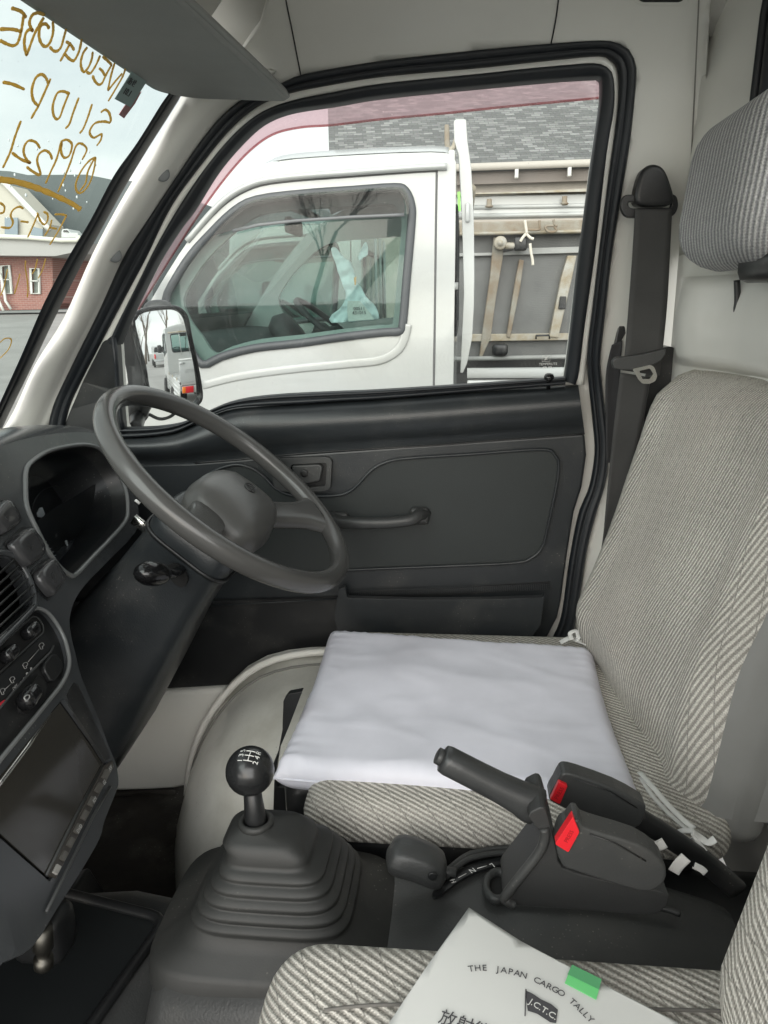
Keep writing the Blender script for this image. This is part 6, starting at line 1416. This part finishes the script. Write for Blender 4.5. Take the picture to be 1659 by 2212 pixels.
# big dark-roofed building behind
HB = tag(empty('warehouse', (PY(60)(100, 450).x, 62, 1)), 'large dark grey green warehouse with beige gable behind the brick building', 'building')
hb_ = panel('wall', [(-900, 380), (-40, 366), (22, 370), (60, 378), (185, 377), (212, 382), (246, 389), (300, 392), (330, 400), (330, 680), (-900, 680)], lambda a, b: PY(60)(a, b), mat('dark_metal_cladding', (.105, .125, .125), .7, var=.25, vscale=.15), HB, thick=20)
panel('gable', [(-400, 300+96), (-5, 396), (10, 397), (92, 482), (94, 535), (-400, 535)], lambda a, b: PY(56)(a, b), mat('beige_gable', (.46, .43, .37), .8), HB, thick=3)
sweep('gable_trim', [PY(55.8)(x, y) for x, y in [(-20, 372), (12, 397), (96, 485), (108, 497)]], .22, .2, mat('white_trim'), HB, seg=6)
for q in ([(10, 470), (38, 470), (38, 508), (10, 508)], [(68, 489), (92, 495), (92, 512), (66, 508)], [(100, 505), (150, 508), (150, 520), (100, 520)]):
    panel('window', q, lambda a, b: PY(55.7 if a < 97 else 59.8)(a, b), mat('blue_grey_window', (.16, .20, .23), .2), HB, thick=.1)
pv = tag(empty('parked_car', (PY(50)(145, 510).x, 50, 1)), 'small white car parked at the foot of the dark warehouse', 'car')
panel('body', rnd([(132, 500), (134, 495), (146, 494), (152, 502), (168, 503), (170, 514), (132, 514)], 2), lambda a, b: PY(50)(a, b), WHT, pv, thick=1.6, bev=.05)
panel('side_window', rnd([(136, 501), (137, 497), (145, 497), (149, 502)], 1), lambda a, b: PY(49.95)(a, b), GLB, pv, thick=.05)
# ================================================================== TREES
barkm = mat('bare_tree_bark', (.16, .135, .11), .9, var=.3, vscale=2)
def tree(loc, h, seed, lab):
    rr = random.Random(seed); V = []; Fc = []
    def seg(p, q, r0, r1, n=4):
        d = (q-p).normalized(); a = d.orthogonal().normalized(); b = d.cross(a); k = len(V)
        for c, r in ((p, r0), (q, r1)):
            for i in range(n): t = 2*math.pi*i/n; V.append(c+a*r*math.cos(t)+b*r*math.sin(t))
        for i in range(n): Fc.append((k+i, k+(i+1) % n, k+n+(i+1) % n, k+n+i))
    def grow(p, d, L, r, lv):
        steps = 3
        for s in range(steps):
            d = (d+Vector((rr.uniform(-.2, .2), rr.uniform(-.2, .2), rr.uniform(-.05, .16)))).normalized(); q = p+d*L/steps; r2 = r*.82
            seg(p, q, r, r2, 6 if lv == 0 else 4 if lv < 3 else 3); p, r = q, r2
            if lv < 5:
                for _ in range(2 if lv < 4 else 1):
                    nd = (d+Vector((rr.uniform(-1, 1), rr.uniform(-1, 1), rr.uniform(-.1, .7)))*.9).normalized()
                    if s > 0 or lv > 0: grow(p, nd, L*rr.uniform(.45, .68), r*.55, lv+1)
    grow(Vector((0, 0, 0)), Vector((0, 0, 1)), h*.62, h*.02, 0)
    root = empty('bare_tree', loc)
    nb = len(Fc)
    o = mesh('branches', [v+Vector(loc) for v in V], Fc, barkm, root)
    o.matrix_parent_inverse = Matrix.Translation(Vector(loc)).inverted(); o['_fx'] = 1
    tag(root, lab, 'tree', 'bare winter trees'); return root
tl_ = 'bare leafless tree in the winter treeline behind the parked trucks'
T0 = tree((30, 1.5, 0), 9, 1, tl_); T1 = tree((34, 5, 0), 11, 2, tl_)
def cp(src, loc, s, rz):
    c = src.copy(); scene.collection.objects.link(c); c.location = loc; c.scale = (s, s, s); c.rotation_euler = (0, 0, rz)
    for k in kids(src):
        d = k.copy(); scene.collection.objects.link(d); d.parent = c
for i, (x, y, s) in enumerate(((38, -1, 1.0), (33, 8, .8), (40, 3, 1.2), (36, 11, 1.1), (44, 7, 1.3), (31, 4, .7), (41, -5, 1.1), (46, 0, 1.2))): cp((T0, T1)[i % 2], (x, y, 0), s, i*1.3)
tl2 = 'bare leafless tree standing on the open side of the cab, seen only as a reflection in truck glass'
for i, (x, y, s) in enumerate(((-4, -13, 1.0), (0, -15, 1.1), (4, -12, .9), (-9, -14, 1.2), (8, -16, 1.2), (-14, -18, 1.3))):
    cp((T0, T1)[i % 2], (x, y, 0), s, i*2.1)
    
up_ = tag(sweep('utility_pole', [Vector((40, 2.2, 0)), Vector((40, 2.1, 5)), Vector((39.9, 2.0, 11))], [.16, .13, .10], [.16, .13, .10], barkm, None, nrm=(1, 0, 0)), 'tall thin wooden utility pole rising among bare trees in the mirror', 'pole')
# far wooded skyline behind
wl_v = []
fixparent()
for o in scene.objects:
    if o.get('_fx'): del o['_fx']
for m in bpy.data.materials: m.use_fake_user = False
